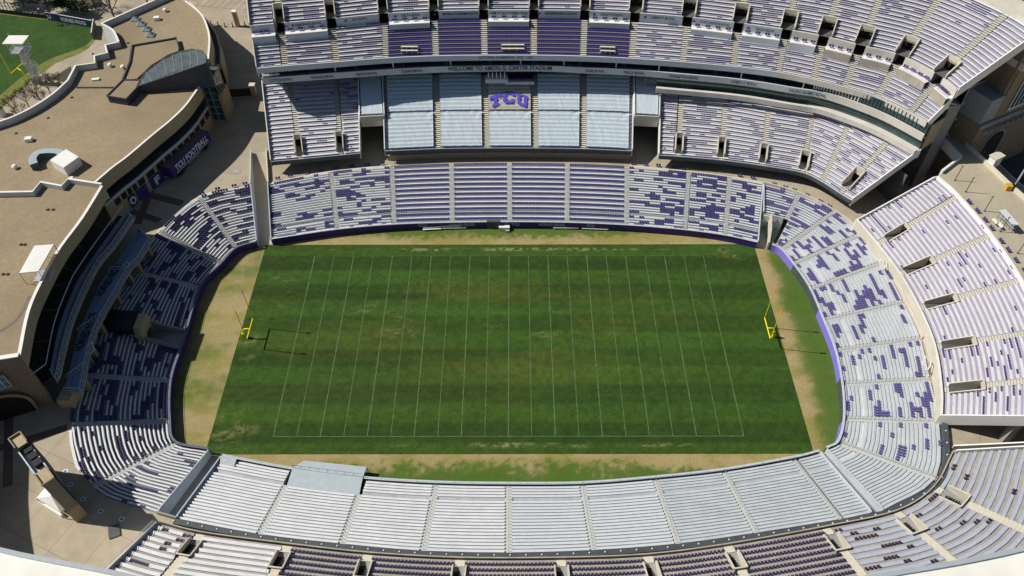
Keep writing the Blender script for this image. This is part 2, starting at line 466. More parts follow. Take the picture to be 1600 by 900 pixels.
    def hw(s, i, k, portals, aw):
        if i in portals and portals[i][0] <= k < portals[i][1]: return portals[i][2]
        if i == 0 or i == s.ns: return .12 if i not in portals else aw
        return aw
    def row_seats(s, u0, u1, L, t0, t1, z, pitch, bo=False):
        out = []; n = max(1, int(L/pitch)); cam = Vector(CAM)
        for q in range(n):
            u = u0+(u1-u0)*(q+.5)/n; p = s.pos(u, t0+(t1-t0)*.62); d = s.pos(u, t1)-s.pos(u, t0)
            tl = d.length; d = d/tl; nn = Vector((-d.y, d.x))
            out.append(((Vector((p.x, p.y, z))-cam).length, p, nn, d, z, min(.46, pitch*.82), bo))
        return out
    @staticmethod
    def plank(mb, pa, pb, z, m):
        k = len(mb.v); n = len(pa); M = mb.mi(m); th = .06
        for a, b in zip(pa, pb): mb.v += [(*a, z), (*b, z), (*b, z-th), (*a, z-th)]
        for j in range(n-1):
            a = k+4*j; b = a+4
            for e in range(4): mb.f.append((a+e, a+(e+1) % 4, b+(e+1) % 4, b+e)); mb.m.append(M)
        for e in (k, k+4*(n-1)): mb.f.append((e, e+1, e+2, e+3)); mb.m.append(M)
    @staticmethod
    def seat(mb, p, n, d, z, w, m, hs=1.0, bo=False):
        M = mb.mi(m); h = w/2; n = n*h
        def bx(a0, a1, z0, z1, lean=0):
            k = len(mb.v)
            for zz, l in ((z0, 0), (z1, lean)):
                for sg, aa in ((-1, a0), (1, a0), (1, a1), (-1, a1)):
                    q = p+n*sg+d*(aa+l); mb.v.append((q.x, q.y, zz))
            for f in ((4, 5, 6, 7), (0, 1, 5, 4), (1, 2, 6, 5), (2, 3, 7, 6), (3, 0, 4, 7)): mb.f.append(tuple(k+x for x in f)); mb.m.append(M)
        if bo: bx(-.02, .16, z+.40, z+.62, .05); return
        bx(-.20, .18, z+.36*hs, z+.43*hs); bx(.14, .21, z+.40*hs, z+.80*hs, .07)
    def line(s, t, u0=0, u1=None, k=6):
        u1 = s.ns if u1 is None else u1; n = int((u1-u0)*k); return [s.pos(u0+(u1-u0)*j/n, t) for j in range(n+1)]

#==STANDS==
# ================================================================ GROUND, FIELD
BACK_FL = [((-56.32, 28.36, 2.0),(-58.5, 41.67, 7.0)),((-41.32, 31.6, 2.0),(-44.03, 45.95, 7.0)),((-27.83, 33.34, 2.0),(-29.22, 48.12, 7.0)),((-13.81, 33.98, 2.0),(-14.44, 49.07, 7.0)),((0.11, 34.17, 2.0),(0.02, 49.29, 7.0)),((13.95, 33.92, 2.0),(14.48, 49.0, 7.0)),((28.32, 32.99, 2.0),(29.24, 47.97, 7.0)),((42.09, 31.3, 2.0),(44.18, 45.73, 7.0)),((51.4, 29.43, 2.0),(53.93, 43.77, 7.0)),((58.67, 27.04, 2.0),(61.63, 41.61, 7.0))]
RB = [((59.99, 26.19, 2.0),(61.84, 41.14, 7.0)),((62.1, 26.19, 2.0),(69.32, 37.41, 7.0)),((63.86, 24.71, 2.0),(75.96, 31.33, 7.0)),((65.55, 20.17, 2.0),(80.21, 23.84, 7.0)),((67.5, 12.47, 2.0),(82.41, 14.99, 7.0)),((68.16, 3.59, 2.0),(83.18, 3.64, 7.0)),((68.51, -4.72, 2.0),(83.47, -6.11, 7.0)),((67.62, -13.13, 2.0),(81.87, -16.18, 7.0)),((65.71, -21.28, 2.0),(80.17, -25.72, 7.0)),((63.1, -26.68, 2.0),(75.45, -37.27, 7.0)),((60.34, -28.33, 2.0),(64.26, -43.42, 7.0))]
NL = [((-53.87, -29.82, 2.0),(-56.22, -44.81, 7.0)),((-39.99, -32.64, 2.0),(-41.66, -47.56, 7.0)),((-26.7, -34.49, 2.0),(-27.64, -49.25, 7.0)),((-13.22, -35.41, 2.0),(-14.0, -50.47, 7.0)),((0.02, -35.68, 2.0),(0.1, -50.81, 7.0)),((13.6, -35.57, 2.0),(14.2, -50.39, 7.0)),((27.08, -34.42, 2.0),(28.3, -49.3, 7.0)),((40.07, -32.87, 2.0),(41.73, -47.42, 7.0)),((53.51, -30.36, 2.0),(56.36, -45.04, 7.0)),((58.72, -29.01, 2.0),(61.93, -43.89, 7.0))]
LB = [((-56.75, -28.46, 2.0),(-59.92, -43.76, 7.0)),((-63.64, -26.79, 2.0),(-72.76, -38.83, 7.0)),((-66.23, -21.68, 2.0),(-81.23, -26.33, 7.0)),((-68.74, -12.14, 2.0),(-83.06, -15.02, 7.0)),((-68.98, -1.95, 2.0),(-85.22, -0.6, 7.0)),((-69.45, 13.12, 2.0),(-82.47, 12.82, 7.0)),((-66.51, 20.44, 2.0),(-80.07, 25.03, 7.0)),((-64.13, 25.4, 2.0),(-74.01, 36.61, 7.0)),((-59.78, 27.51, 2.0),(-62.76, 41.21, 7.0))]

def ring(z=None):
    pts = []
    def back(st): f = spline([b for a, b in st]); n = len(st)-1; return [f(j/4) for j in range(n*4+1)]
    pts += back(LB)                                   # lower-left tunnel -> up the left
    pts += [Vector(p) for p in [(-65.43, 54.01, 7.0),(-61.68, 54.77, 7.0)]]
    pts += back(BACK_FL)+back(RB)
    pts += back(NL)[::-1]
    return pts
RING = ring()
import bmesh
def sheet_with_hole(name, outer, inner, z, m, **kw):
    bm = bmesh.new(); es = []
    for loop in (outer, inner):
        vs = [bm.verts.new((p[0], p[1], z)) for p in loop]
        for i in range(len(vs)): es.append(bm.edges.new((vs[i], vs[(i+1) % len(vs)])))
    bmesh.ops.triangle_fill(bm, edges=es, use_beauty=True)
    for f in bm.faces:
        if f.normal.z < 0: f.normal_flip()
    me = bpy.data.meshes.new(name); bm.to_mesh(me); bm.free(); me.materials.append(m)
    o = bpy.data.objects.new(name, me); COL.objects.link(o); ORG[o.name] = Vector((0, 0, 0)); tag(o, **kw); return o
sheet_with_hole('plaza_ground', [(-900, -700), (900, -700), (900, 900), (-900, 900)], RING, 7.0, PLAZA, kind='structure')

def grid_sheet(name, x0, x1, y0, y1, step, z, colf, m, mask=None, **kw):
    xs = np.arange(x0, x1+step*.5, step); ys = np.arange(y0, y1+step*.5, step)
    X, Y = np.meshgrid(xs, ys); c = colf(X, Y); nx, ny = len(xs), len(ys)
    mb = MB(); mb.v = np.stack([X.ravel(), Y.ravel(), np.full(X.size, z)], 1).tolist()
    I = np.arange(nx*ny).reshape(ny, nx)
    F = np.stack([I[:-1, :-1], I[:-1, 1:], I[1:, 1:], I[1:, :-1]], -1).reshape(-1, 4)
    mb.f = [tuple(r) for r in F.tolist()]; mb.m = [mb.mi(m)]*len(mb.f)
    mb.c = np.concatenate([c.reshape(-1, 3), np.ones((X.size, 1))], 1)
    return mb.build(name, **kw)
TX0, TX1, TY0, TY1 = -58.0, 58.3, -28.3, 28.0
DIRT = np.array([.34, .265, .13]); DRY = np.array([.27, .23, .075]); GRN = np.array([.060, .135, .012]); DGR = np.array([.028, .064, .0065]); PALE = np.array([.33, .30, .13])
def mix3(a, b, t): t = np.clip(t, 0, 1)[..., None]; return a*(1-t)+b*t
def apron_col(X, Y):
    n = fbm(X/6, Y/3, 1); n2 = fbm(X/.8, Y/.8, 3); n3 = fbm(X/15, Y/8, 7)
    c = mix3(DIRT, DRY, (n-.42)*5)
    # green strips hugging the walls on the long sides and on the right
    dtop = Y-TY1; g = (dtop-2.6+5*(n2-.5)-(np.abs(X+4)/46)**4*4)*1.1
    g = np.where(Y > TY1-.5, g, -9)
    dbot = TY0-Y; g2 = (dbot-2.4+5.5*(n2-.5)+(n-.5)*4-(np.abs(X-2)/44)**4*1.5)*1.1; g = np.where(Y < TY0+.5, g2, g)
    dr = X-TX1; g3 = (dr-2.9+2.6*(n2-.5)+(n-.5)*3)*.9; g = np.where((X > TX1-.5), np.maximum(g3, -9), g)
    gl = (n3-.58)*12+(n2-.5)*3; g = np.where(X < TX0, gl*.6-.3, g)
    t = 1/(1+np.exp(-g*2)); c = mix3(c, GRN*.85, t*.93)
    c = mix3(c, PALE, np.clip((fbm(X/3, Y/3, 12)-.62)*5, 0, .4)*(1-t))
    return c*(.85+.3*n2[..., None])
grid_sheet('field_apron', -74, 74, -41, 42, .35, -.004, apron_col, mat('apron_grass', (1, 1, 1), .95, .22, 3.0, vcol=True, bump=.4), kind='structure')
def turf_col(X, Y):
    n = fbm(X/5, Y/5, 21); n2 = fbm(X/.9, Y/.9, 23); n3 = fbm(X/22, Y/14, 25)
    band = np.sin((Y+3)*2*np.pi/9.14)*.5+.5; band = np.clip((band-.35)*3, 0, 1)
    band = .75*band+.6*np.clip(fbm(X/70, Y/3.6, 61)*2.2-.7, 0, 1)+.35*(fbm(X/18, Y/.55, 62)-.5)
    c = mix3(DGR*.72, DGR*1.35, band*.8)
    c = mix3(c, np.array([.066, .088, .012]), np.clip((fbm(X/30, Y/3.2, 64)-.40)*2.6, 0, .8)*np.clip(1.25-np.abs(X+8)/48, .15, 1)*np.clip(1.3-np.abs(Y-2)/20, .2, 1))
    c = c*(.62+.76*n2[..., None])*(.85+.3*n3[..., None])
    def worn(cx, cy, rx, ry, s, k):
        d = ((X-cx)/rx)**2+((Y-cy)/ry)**2
        return np.clip((1-d)*1.2, 0, 1)*np.clip((fbm(X/5, Y/2.2, s)-k+.04)*5, 0, 1)*np.clip((fbm(X/.8, Y/.5, s+50)-.42)*5, 0, 1)
    w_ = worn(8, -26.3, 34, .7, 31, .44)*1.5+worn(-2, 26.4, 46, .65, 32, .36)*1.7+worn(-55, -24, 7, 6, 33, .46)+worn(-56, -2, 3.5, 6, 34, .5)
    w_ += worn(-26, 5, 12, 6, 35, .55)*.8+worn(5, 2, 14, 7, 36, .6)*.7+worn(-50, 25, 8, 3, 37, .5)+worn(-24, -8, 5, 4, 38, .53)*.8+worn(52, 25, 6, 2.6, 39, .55)
    w_ += worn(-52, 10, 4, 16, 40, .6)*.6
    return mix3(c, PALE*.9, w_*.42)
grid_sheet('playing_turf', TX0, TX1, TY0, TY1, .3, .0, turf_col, mat('turf', (1, 1, 1), .95, .42, 3.2, vcol=True, bump=.5), kind='structure')
mb = MB(); LINE = mat('line_paint_faded', (.09, .16, .07), .8, .5, .8)
def ln(x0, y0, x1, y1, w=.09):
    if abs(x1-x0) > abs(y1-y0): mb.poly([(x0, y0-w, .006), (x1, y1-w, .006), (x1, y1+w, .006), (x0, y0+w, .006)], LINE)
    else: mb.poly([(x0-w, y0, .006), (x0+w, y0, .006), (x1+w, y1, .006), (x1-w, y1, .006)], LINE)
for i in range(21): ln(-45.72+4.572*i, -24.38, -45.72+4.572*i, 24.38, .06 if i % 2 else .08)
ln(-45.72, -24.38, 45.72, -24.38, .065); ln(-45.72, 24.38, 45.72, 24.38, .03)
mb.build('field_lines', kind='structure')

def goal_post(sx, label):
    x = 54.864*sx; bx = x+1.9*sx
    t = thing('goal_post', label, 'goal post', (bx, 0, 0))
    m = MB(); m.bar((x, -2.82, 3.05), (x, 2.82, 3.05), .13, YELLOW, 8); m.build('crossbar', t)
    for s in (-1, 1):
        m = MB(); m.bar((x, s*2.82, 3.0), (x, s*2.82, 12.19), .075, YELLOW, 8)
        u = m.build('upright', t)
        m = MB(); m.box((x-.25*0, s*2.82+.1, 11.3), .05, .35, 1.1, ORANGE, .3); m.build('ribbon', u)
    m = MB(); pts = [(bx, 0, 0), (bx, 0, 1.7)]
    for k in range(7):
        a = k/6*math.pi/2; pts.append((bx-sx*1.25*(1-math.cos(a)), 0, 1.8+1.25*math.sin(a)))
    pts.append((x, 0, 3.05))
    for a, b in zip(pts, pts[1:]): m.bar(a, b, .16, YELLOW, 8)
    m.build('gooseneck', t)
    m = MB(); m.box((bx, 0, 0), .6, .6, 1.6, YELLOW); m.build('base_pad', t)
goal_post(1, 'yellow goal post at the right end of the green field with small orange ribbons')
goal_post(-1, 'yellow goal post at the left end of the field beside the sandy end strip')

# ================================================================ LOWER BOWL
FLs = Stand('lower_grandstand', 'long lower stand behind the far touchline with rows of purple chairs and white benches', BACK_FL, 1.4, 7, 24,
      ['M', 'M', 'P', 'P', 'P', 'P', 'M', 'M', 'M'], dens=[.41, .42, 0, 0, 0, 0, .44, .46, .4], blank=(4,), skirt=0, step=2, seed=1, deck=ALU, seat_h=.62, coh=.3, rails=True, ends=RAIL_L)
RBs = Stand('lower_grandstand', 'curved pale lower stand round the right end of the field with scattered purple seats', RB, 1.4, 7, 23,
      ['M']*10, dens=[.38, .42, .44, .39, .37, .34, .32, .32, .27, .07], blank=(4,), skirt=0, skip={0: set(range(0, 12))}, seed=2, bench=BENCH_G, deck=ALU_L, wide=.5, coh=.2, seat=mat('seat_lilac', (.11, .09, .26), .5, .25, 3), rails=True, ends=RAIL_L)
NLs = Stand('lower_grandstand', 'silver bench stand along the near touchline below the purple chairs', NL, 1.4, 7, 21,
      ['W']*9, dens=[0]*9, blank=(4,), skirt=0, seed=3, wide=.55, ends=RAIL_L, deck=ALU, rails=True, skip={1: set(range(0, 5))}, bmats={4: mat('bench_mid', (.58, .61, .65), .5, .08, 1.5), 5: mat('bench_mid', (.58, .61, .65)), 6: BENCH_G, 7: BENCH_G, 8: BENCH_G})  # right-hand benches greyer: a reflection put into their colour
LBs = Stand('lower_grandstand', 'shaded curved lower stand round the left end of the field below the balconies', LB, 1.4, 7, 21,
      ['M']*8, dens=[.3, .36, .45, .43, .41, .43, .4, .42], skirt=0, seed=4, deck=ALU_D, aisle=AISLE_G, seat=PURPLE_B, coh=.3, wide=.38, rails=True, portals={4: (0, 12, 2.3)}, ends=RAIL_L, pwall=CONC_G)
def front_wall(S, m, top=2.0, pads=None, cop=RAIL_L, u0=0, u1=None, name='front_wall'):
    P = S.line(0, u0, u1, 8); out = []
    for i, p in enumerate(P):
        a, b = P[max(i-1, 0)], P[min(i+1, len(P)-1)]; d = (b-a).normalized(); n = Vector((-d.y, d.x))
        c = S.pos(S.ns/2, 1)
        if (Vector((0, 0))-p).dot(n) < 0: n = -n
        out.append(p+n*.25)
    mb = MB(); mb.wall(out, -.01, top, .25, m); w_ = mb.build(name, S.t)
    mb = MB(); mb.wall(out, top, top+.08, .45, cop)
    for i in range(0, len(out), 2): mb.bar((*out[i], top), (*out[i], top+.55), .03, cop, 4)
    for a, b in zip(out, out[1:]): mb.bar((*a, top+.55), (*b, top+.55), .03, cop, 4)
    mb.build('railing', S.t)
    return out
fw = front_wall(FLs, PAD)
fwr = front_wall(RBs, RAIL, u0=.9, cop=RAIL_L)
fwn = front_wall(NLs, CONC_G, cop=RAIL_L)
fwl = front_wall(LBs, PAD, cop=mat('coping_dark', (.13, .15, .19), .6))
# violet pads on the right-hand wall
def pad_run(S, u0, u1, m, name='wall_pad'):
    P = S.line(0, u0, u1, 6); out = []
    for i, p in enumerate(P):
        a, b = P[max(i-1, 0)], P[min(i+1, len(P)-1)]; d = (b-a).normalized(); n = Vector((-d.y, d.x))
        if (-p).dot(n) < 0: n = -n
        out.append(p+n*.5)
    mb = MB(); mb.wall(out, 0, 2.02, .22, m); return mb.build(name, S.t)
for a, b, m in ((.95, 3.1, PAD_L), (3.1, 4.75, RAIL), (4.75, 6.9, PAD_L), (6.9, 8.2, RAIL), (8.2, 9.2, PAD_L)): pad_run(RBs, a, b, m)
# wall writing of the far wall
fwc = [Vector((p.x, p.y)) for p in fw]
for txt, px, w_ in (('TCU', (-20.97, 34.3, 0), 2.2), ('HORNED FROGS', (-11.47, 34.72, 0), 6.2), ('TCU', (1.51, 34.92, 0), 2.0), ('HORNED FROGS', (10.42, 34.67, 0), 6.2), ('TCU', (19.76, 34.2, 0), 2.0)):
    text_mb(txt, curve_mapper(fwc, px, out=.16, z=.75), RAIL_L, .9, w_, bold=.02).build('lettering', FLs.t)
# team benches on the field side of the far wall
for k, (c, d) in enumerate([((-20.86, 32.84, 0),(-16.38, 33.17, 0)),((-16.23, 33.28, 0),(-10.33, 33.49, 0)),((10.69, 33.44, 0),(16.9, 33.32, 0)),((17.67, 33.2, 0),(24.02, 32.85, 0))]):
    mb = MB(); mb.bar((c[0], c[1], .5), (d[0], d[1], .5), .16, WHITE, 4)
    t = thing('team_bench', 'long white team bench by the purple far wall, %s' % ('first from the left', 'second from the left', 'third from the left', 'rightmost')[k], 'bench', (c[0], c[1], 0), 'team benches along the far wall')
    dd = (Vector(d)-Vector(c)); nn = 5
    mb = MB(); mb.prism([(c[0], c[1]-.2), (d[0], d[1]-.2), (d[0], d[1]+.2), (c[0], c[1]+.2)], .42, .48, WHITE); mb.build('seat', t)
    mb = MB(); mb.prism([(c[0], c[1]+.22), (d[0], d[1]+.22), (d[0], d[1]+.28), (c[0], c[1]+.28)], .55, .95, WHITE); mb.build('backrest', t)
    for j in range(nn):
        p = Vector(c)+dd*(j+.5)/nn; mb = MB(); mb.box((p.x, p.y, 0), .08, .4, .43, STEEL); mb.build('leg', t)
# midfield stair gate in far wall
g = (-3.17, 33.81, 0)
mb = MB(); mb.box((g[0]-.6, g[1]+.2, 0), 3.2, 1.0, 2.2, RAIL); mb.box((g[0]+2.0, g[1]-.6, 0), 2.6, 1.0, 1.1, WHITE); mb.box((g[0]+2.8, g[1]-.9, 0), 1.0, 1.4, .5, STEEL)
mb.build('field_gate', label='dark stair gate with pale steps in the middle of the far purple wall', cat='gate')

# grey camera platform at the near stand
pp = [(-40.05, -32.09, 2.2),(-26.72, -34.08, 2.2),(-25.54, -35.11, 2.2),(-26.52, -33.82, 2.2)]
a0, a1 = NLs.pos(1.0, -.02), NLs.pos(2.0, -.02); b0, b1 = NLs.pos(1.0, .24), NLs.pos(2.0, .24)
PLAT = mat('platform_grey', (.40, .46, .49), .6, .08, .8)
a00, a11 = NLs.pos(1.12, -.14), NLs.pos(2.02, -.16)
mb = MB(); mb.prism([a00, a11, a1, a0], 2.02, 2.2, PLAT); mb.prism([a0, a1, b1, b0], 2.05, 2.25, PLAT)
for i in range(7):
    p = a00.lerp(a11, i/6); mb.bar((*p, 0), (*p, 2.2), .08, STEEL, 5)
for i in range(8):
    p = a0.lerp(a1, i/8); mb.bar((*p, 2.2), (*p, 3.2), .035, RAIL, 4)
mb.bar((*a0, 3.2), (*a1, 3.2), .035, RAIL, 4)
mb.build('camera_platform', label='flat pale grey camera platform jutting over the wall of the near bench stand', cat='platform')
# grey slab at the left end of the near stand
mb = MB(); mb.prism([NLs.pos(.0, 0), NLs.pos(.22, 0), NLs.pos(.24, .2), NLs.pos(.04, .2)], 2.0, 2.3, ALU); mb.build('end_slab', NLs.t)

# guard rail behind the near stand and the white dotted posts
def guard(P, name, label, m=RAIL, w_=.9, h=1.1, step=2.6, z=7.0):
    t = thing(name, label, 'railing', (P[0].x, P[0].y, z))
    mb = MB(); mb.wall(P, z, z+h, w_, m); mb.build('rail_screen', t)
    L = 0; nxt = 0; mb = MB()
    for a, b in zip(P, P[1:]):
        l = (b-a).length
        while nxt < L+l:
            p = a.lerp(b, (nxt-L)/l); mb.box((p.x, p.y, z+h), .2, .2, .15, WHITE); nxt += step
        L += l
    mb.build('post_caps', t)
def offset(P, d):
    out = []
    for i, p in enumerate(P):
        a, b = P[max(i-1, 0)], P[min(i+1, len(P)-1)]; t = (b-a).normalized(); out.append(p+Vector((-t.y, t.x))*d)
    return out
nb = NLs.line(1, 0, None, 5)+RBs.line(1, 7.9, 10, 6)[::-1]
guard(offset(nb, -.75), 'guard_rail', 'dark guard rail with white studs behind the near bench stand')

# tunnels and ramps
def ramp(name, pts, m=PLAZA_RAMP, **kw):
    mb = MB(); mb.poly(pts, m); return mb.build(name, kind='structure')
q0, q1 = LBs.pos(8, 0), FLs.pos(0, 0)
c0, c1 = [(-65.43, 54.01, 7.0),(-61.68, 54.77, 7.0)]
ramp('tunnel_ramp', [(*q0, .003), (*q1, .003), (c1[0], c1[1], 6.99), (c0[0], c0[1], 6.99)])
for A, Cc, lab in ((LBs.pos(8, 1), c0, 'left'), (FLs.pos(0, 1), c1, 'right')):
    mb = MB(); mb.wall([A, Vector((Cc[0], Cc[1]))], 0, 8.0, .25, RAIL_L if lab == 'left' else CREAM); mb.build('ramp_wall', label='pale retaining wall on the %s side of the sunken ramp at the far left corner' % lab, cat='wall')
q0, q1 = FLs.pos(9, 0), RBs.pos(.0, 0); e1 = RBs.pos(.85, .0); r0, r1 = FLs.pos(9, 1), RBs.pos(.3, 1)
ramp('tunnel_floor', [(*q0, .004), (*e1, .004), (*RBs.pos(.9, .52), .9), (*r1, .9), (*r0, .9)], CONC_G)
mb = MB(); P = [RBs.pos(.32, .50), RBs.pos(.45, .25), RBs.pos(.5, .0)]; mb.wall(P, 0, [5.2, 3.6, 2.4], .35, CREAM)
mb.build('tunnel_wall', label='cream slanting side wall of the upper right tunnel beside the field', cat='wall')
mb = MB(); mb.wall([RBs.pos(.0, .49), RBs.pos(.34, .49)], 2.6, 4.4, .3, CREAM); mb.build('tunnel_lintel', RBs.t)
q0, q1 = NLs.pos(9, 0), RBs.pos(10, 0); r0, r1 = NLs.pos(9, 1), RBs.pos(10, 1)
ramp('tunnel_ramp', [(*q0, .9), (*q1, .9), (*r1, 6.2), (*r0, 6.2)], CONC_G)
q0, q1 = LBs.pos(0, 0), NLs.pos(0, 0); r0, r1 = LBs.pos(0, 1), NLs.pos(0, 1)
ramp('tunnel_ramp', [(*q0, .003), (*q1, .003), (*r1, 4.5), (*r0, 4.5)], CONC_G)
mb = MB(); mb.wall([r0, r1], 0, 8, .3, CONC_G); mb.build('ramp_end_wall', label='grey wall closing the top of the shaded ramp between the left and near stands', cat='wall')
# player tunnel of the left stand: dark roof, stone arch, side walls
f = LBs; th = f.tan(4, .3); pa, pb, pc = f.pos(4, .93), f.pos(4, .50), f.pos(4, .0)
t = thing('player_tunnel', 'stone tunnel arch with dark flat roof cutting into the shaded left stand', 'tunnel', (pb.x, pb.y, 0))
mb = MB(); mb.prism([pa-th*2.6, pa+th*2.6, pb+th*2.6, pb-th*2.6], 6.0, 7.3, BLACK); mb.build('roof', t)
mb = MB(); ax = (pc-pb).normalized()
prof = []
for i in range(9):
    a = math.pi*i/8; prof.append((-math.cos(a)*1.7, 2.8+math.sin(a)*1.6))
outer = [(-2.7, 0), (-2.7, 5.6), (-2.0, 7.4), (2.0, 7.4), (2.7, 5.6), (2.7, 0)]
ip = [(-1.7, 0)]+prof+[(1.7, 0)]
loop = outer+ip[::-1]
from mathutils.geometry import tessellate_polygon
def extrude_profile(mb, loop, org, xd, yd, depth, m):
    tr = tessellate_polygon([[Vector((p[0], p[1], 0)) for p in loop]]); k = len(mb.v); n = len(loop)
    for dd in (0, depth):
        for p in loop:
            q = org+xd*p[0]+yd*dd; mb.v.append((q.x, q.y, p[1]))
    M = mb.mi(m)
    for tt in tr: mb.f.append(tuple(k+x for x in tt)); mb.m.append(M); mb.f.append(tuple(k+n+x for x in tt[::-1])); mb.m.append(M)
    for i in range(n): j = (i+1) % n; mb.f.append((k+i, k+j, k+n+j, k+n+i)); mb.m.append(M)
extrude_profile(mb, loop, pb, th, ax, 1.5, BRICK_L); mb.build('arch', t)
mb = MB()
for s_ in (-1, 1): mb.wall([pb+th*2.4*s_, pc+th*2.4*s_], 0, [4.6, 2.2], .5, CONC_G)
mb.build('side_wall', t)
# ================================================================ FAR MIDDLE DECKS
MDL = Stand('middle_deck', 'raised bench deck on the far left, white rows with few purple seats', [((-57.93, 46.03, 10.6),(-61.52, 64.79, 20.6)),((-51.08, 46.99, 10.6),(-54.68, 65.89, 20.6)),((-41.42, 48.44, 10.6),(-43.71, 66.7, 20.6)),((-36.79, 49.17, 10.6),(-37.97, 67.25, 20.6))], 10.6, 20.6, 19,
      ['M'], dens=[.22, .28, .32], portals={1: (1, 5, 1.0), 2: (1, 5, 1.0)}, deck=mat('deck_pale', (.46, .44, .50), .85), aisle=AISLE, seed=11, slab=.7, wide=.55, coh=.12, back_only=True)
MDC = Stand('middle_deck', 'central raised deck of the far side covered with pale tarps', [((-30.57, 50.03, 10.6),(-31.66, 67.09, 20.6)),((-17.81, 50.87, 10.6),(-18.46, 67.61, 20.6)),((-5.76, 51.09, 10.6),(-6.18, 67.71, 20.6)),((6.3, 51.06, 10.6),(6.27, 67.67, 20.6)),((18.19, 50.78, 10.6),(18.7, 67.49, 20.6)),((30.3, 49.87, 10.6),(31.23, 66.88, 20.6))], 10.6, 20.6, 19,
      ['T'], deck=DECK_U, aisle=AISLE, seed=12, slab=.7, aw=.9)
MDR = Stand('middle_deck', 'long raised bench deck curving round the far right corner', [((36.89, 48.23, 10.6),(38.26, 66.44, 20.6)),((41.53, 47.73, 10.6),(43.41, 65.29, 20.6)),((51.48, 46.35, 10.6),(54.05, 63.03, 20.6)),((61.18, 44.26, 10.6),(64.08, 59.46, 20.6)),((70.29, 41.62, 10.6),(74.09, 56.23, 20.6)),((74.19, 38.34, 10.6),(81.92, 50.53, 20.6)),((77.3, 34.23, 10.6),(88.81, 42.63, 20.6)),((79.29, 31.78, 10.6),(93.08, 37.0, 20.6))], 10.6, 20.6, 19,
      ['M'], dens=[.36, .36, .35, .35, .34, .36, .38], portals={1: (1, 5, 1.0), 2: (1, 5, 1.0), 3: (1, 5, 1.0), 4: (1, 5, 1.2), 6: (2, 7, 1.3)}, deck=mat('deck_pale', (.46, .44, .50), .85), aisle=AISLE, seed=13, slab=.7, wide=.55, coh=.12, back_only=True)
def small_deck(F, label):
    return Stand('middle_deck', label, F, 15.9, 20.6, 9, ['T'], deck=DECK_U, seed=14, slab=.7)
SML = small_deck([((-36.81, 56.56, 15.9),(-37.81, 67.25, 20.6)),((-30.99, 57.06, 15.9),(-32.01, 67.37, 20.6))], 'narrow tarp covered deck piece above the left gap in the far stand')
SMR = small_deck([((31.21, 56.88, 15.9),(31.55, 66.88, 20.6)),((37.01, 56.34, 15.9),(37.94, 66.44, 20.6))], 'narrow tarp covered deck piece above the right gap in the far stand')
def front_band(S, m, t=.0, h0=-1.3, h1=.9, th=.25, name='front_parapet', z=None):
    P = S.line(0, 0, None, 6); P = offset(P, -.15); mb = MB(); z = S.zf if z is None else z
    mb.wall(P, z+h0, z+h1, th, m); return mb.build(name, S.t), P
for S in (MDL, MDC, MDR): front_band(S, RAIL, h0=-.9, h1=.12, name='front_edge'); front_band(S, RAIL_L, h0=.12, h1=.3, th=.12, name='front_rail')
for S in (SML, SMR): front_band(S, CREAM, h0=-2.6, h1=.5)
for S, lab in ((SML, 'l'), (SMR, 'r')):      # end walls of the gap between decks, running to the plaza behind
    pass
# gap back walls and floor under the deck: concourse wall
mb = MB(); P = [Vector(p) for p in [(-59.53, 62.99, 7.0),(-33.54, 70.45, 7.0),(0.74, 72.07, 7.0),(34.99, 70.24, 7.0),(67.57, 62.63, 7.0),(85.04, 47.83, 7.0),(91.01, 31.96, 7.0)]]
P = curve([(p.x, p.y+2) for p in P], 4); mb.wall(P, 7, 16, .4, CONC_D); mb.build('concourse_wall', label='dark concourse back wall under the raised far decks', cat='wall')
# seats strip + low wall just beneath the central deck
cw = curve([(p[0], p[1]) for p in [(-30.49, 51.12, 7.0),(-15.41, 52.09, 7.0),(0.74, 52.3, 7.0),(16.88, 52.0, 7.0),(30.52, 51.21, 7.0)]], 4)
mb = MB(); mb.wall(cw, 7, 8.6, .5, BRICK_L); mb.build('concourse_kerb_wall', label='tan low wall between purple far chairs and the tarp covered deck', cat='wall')

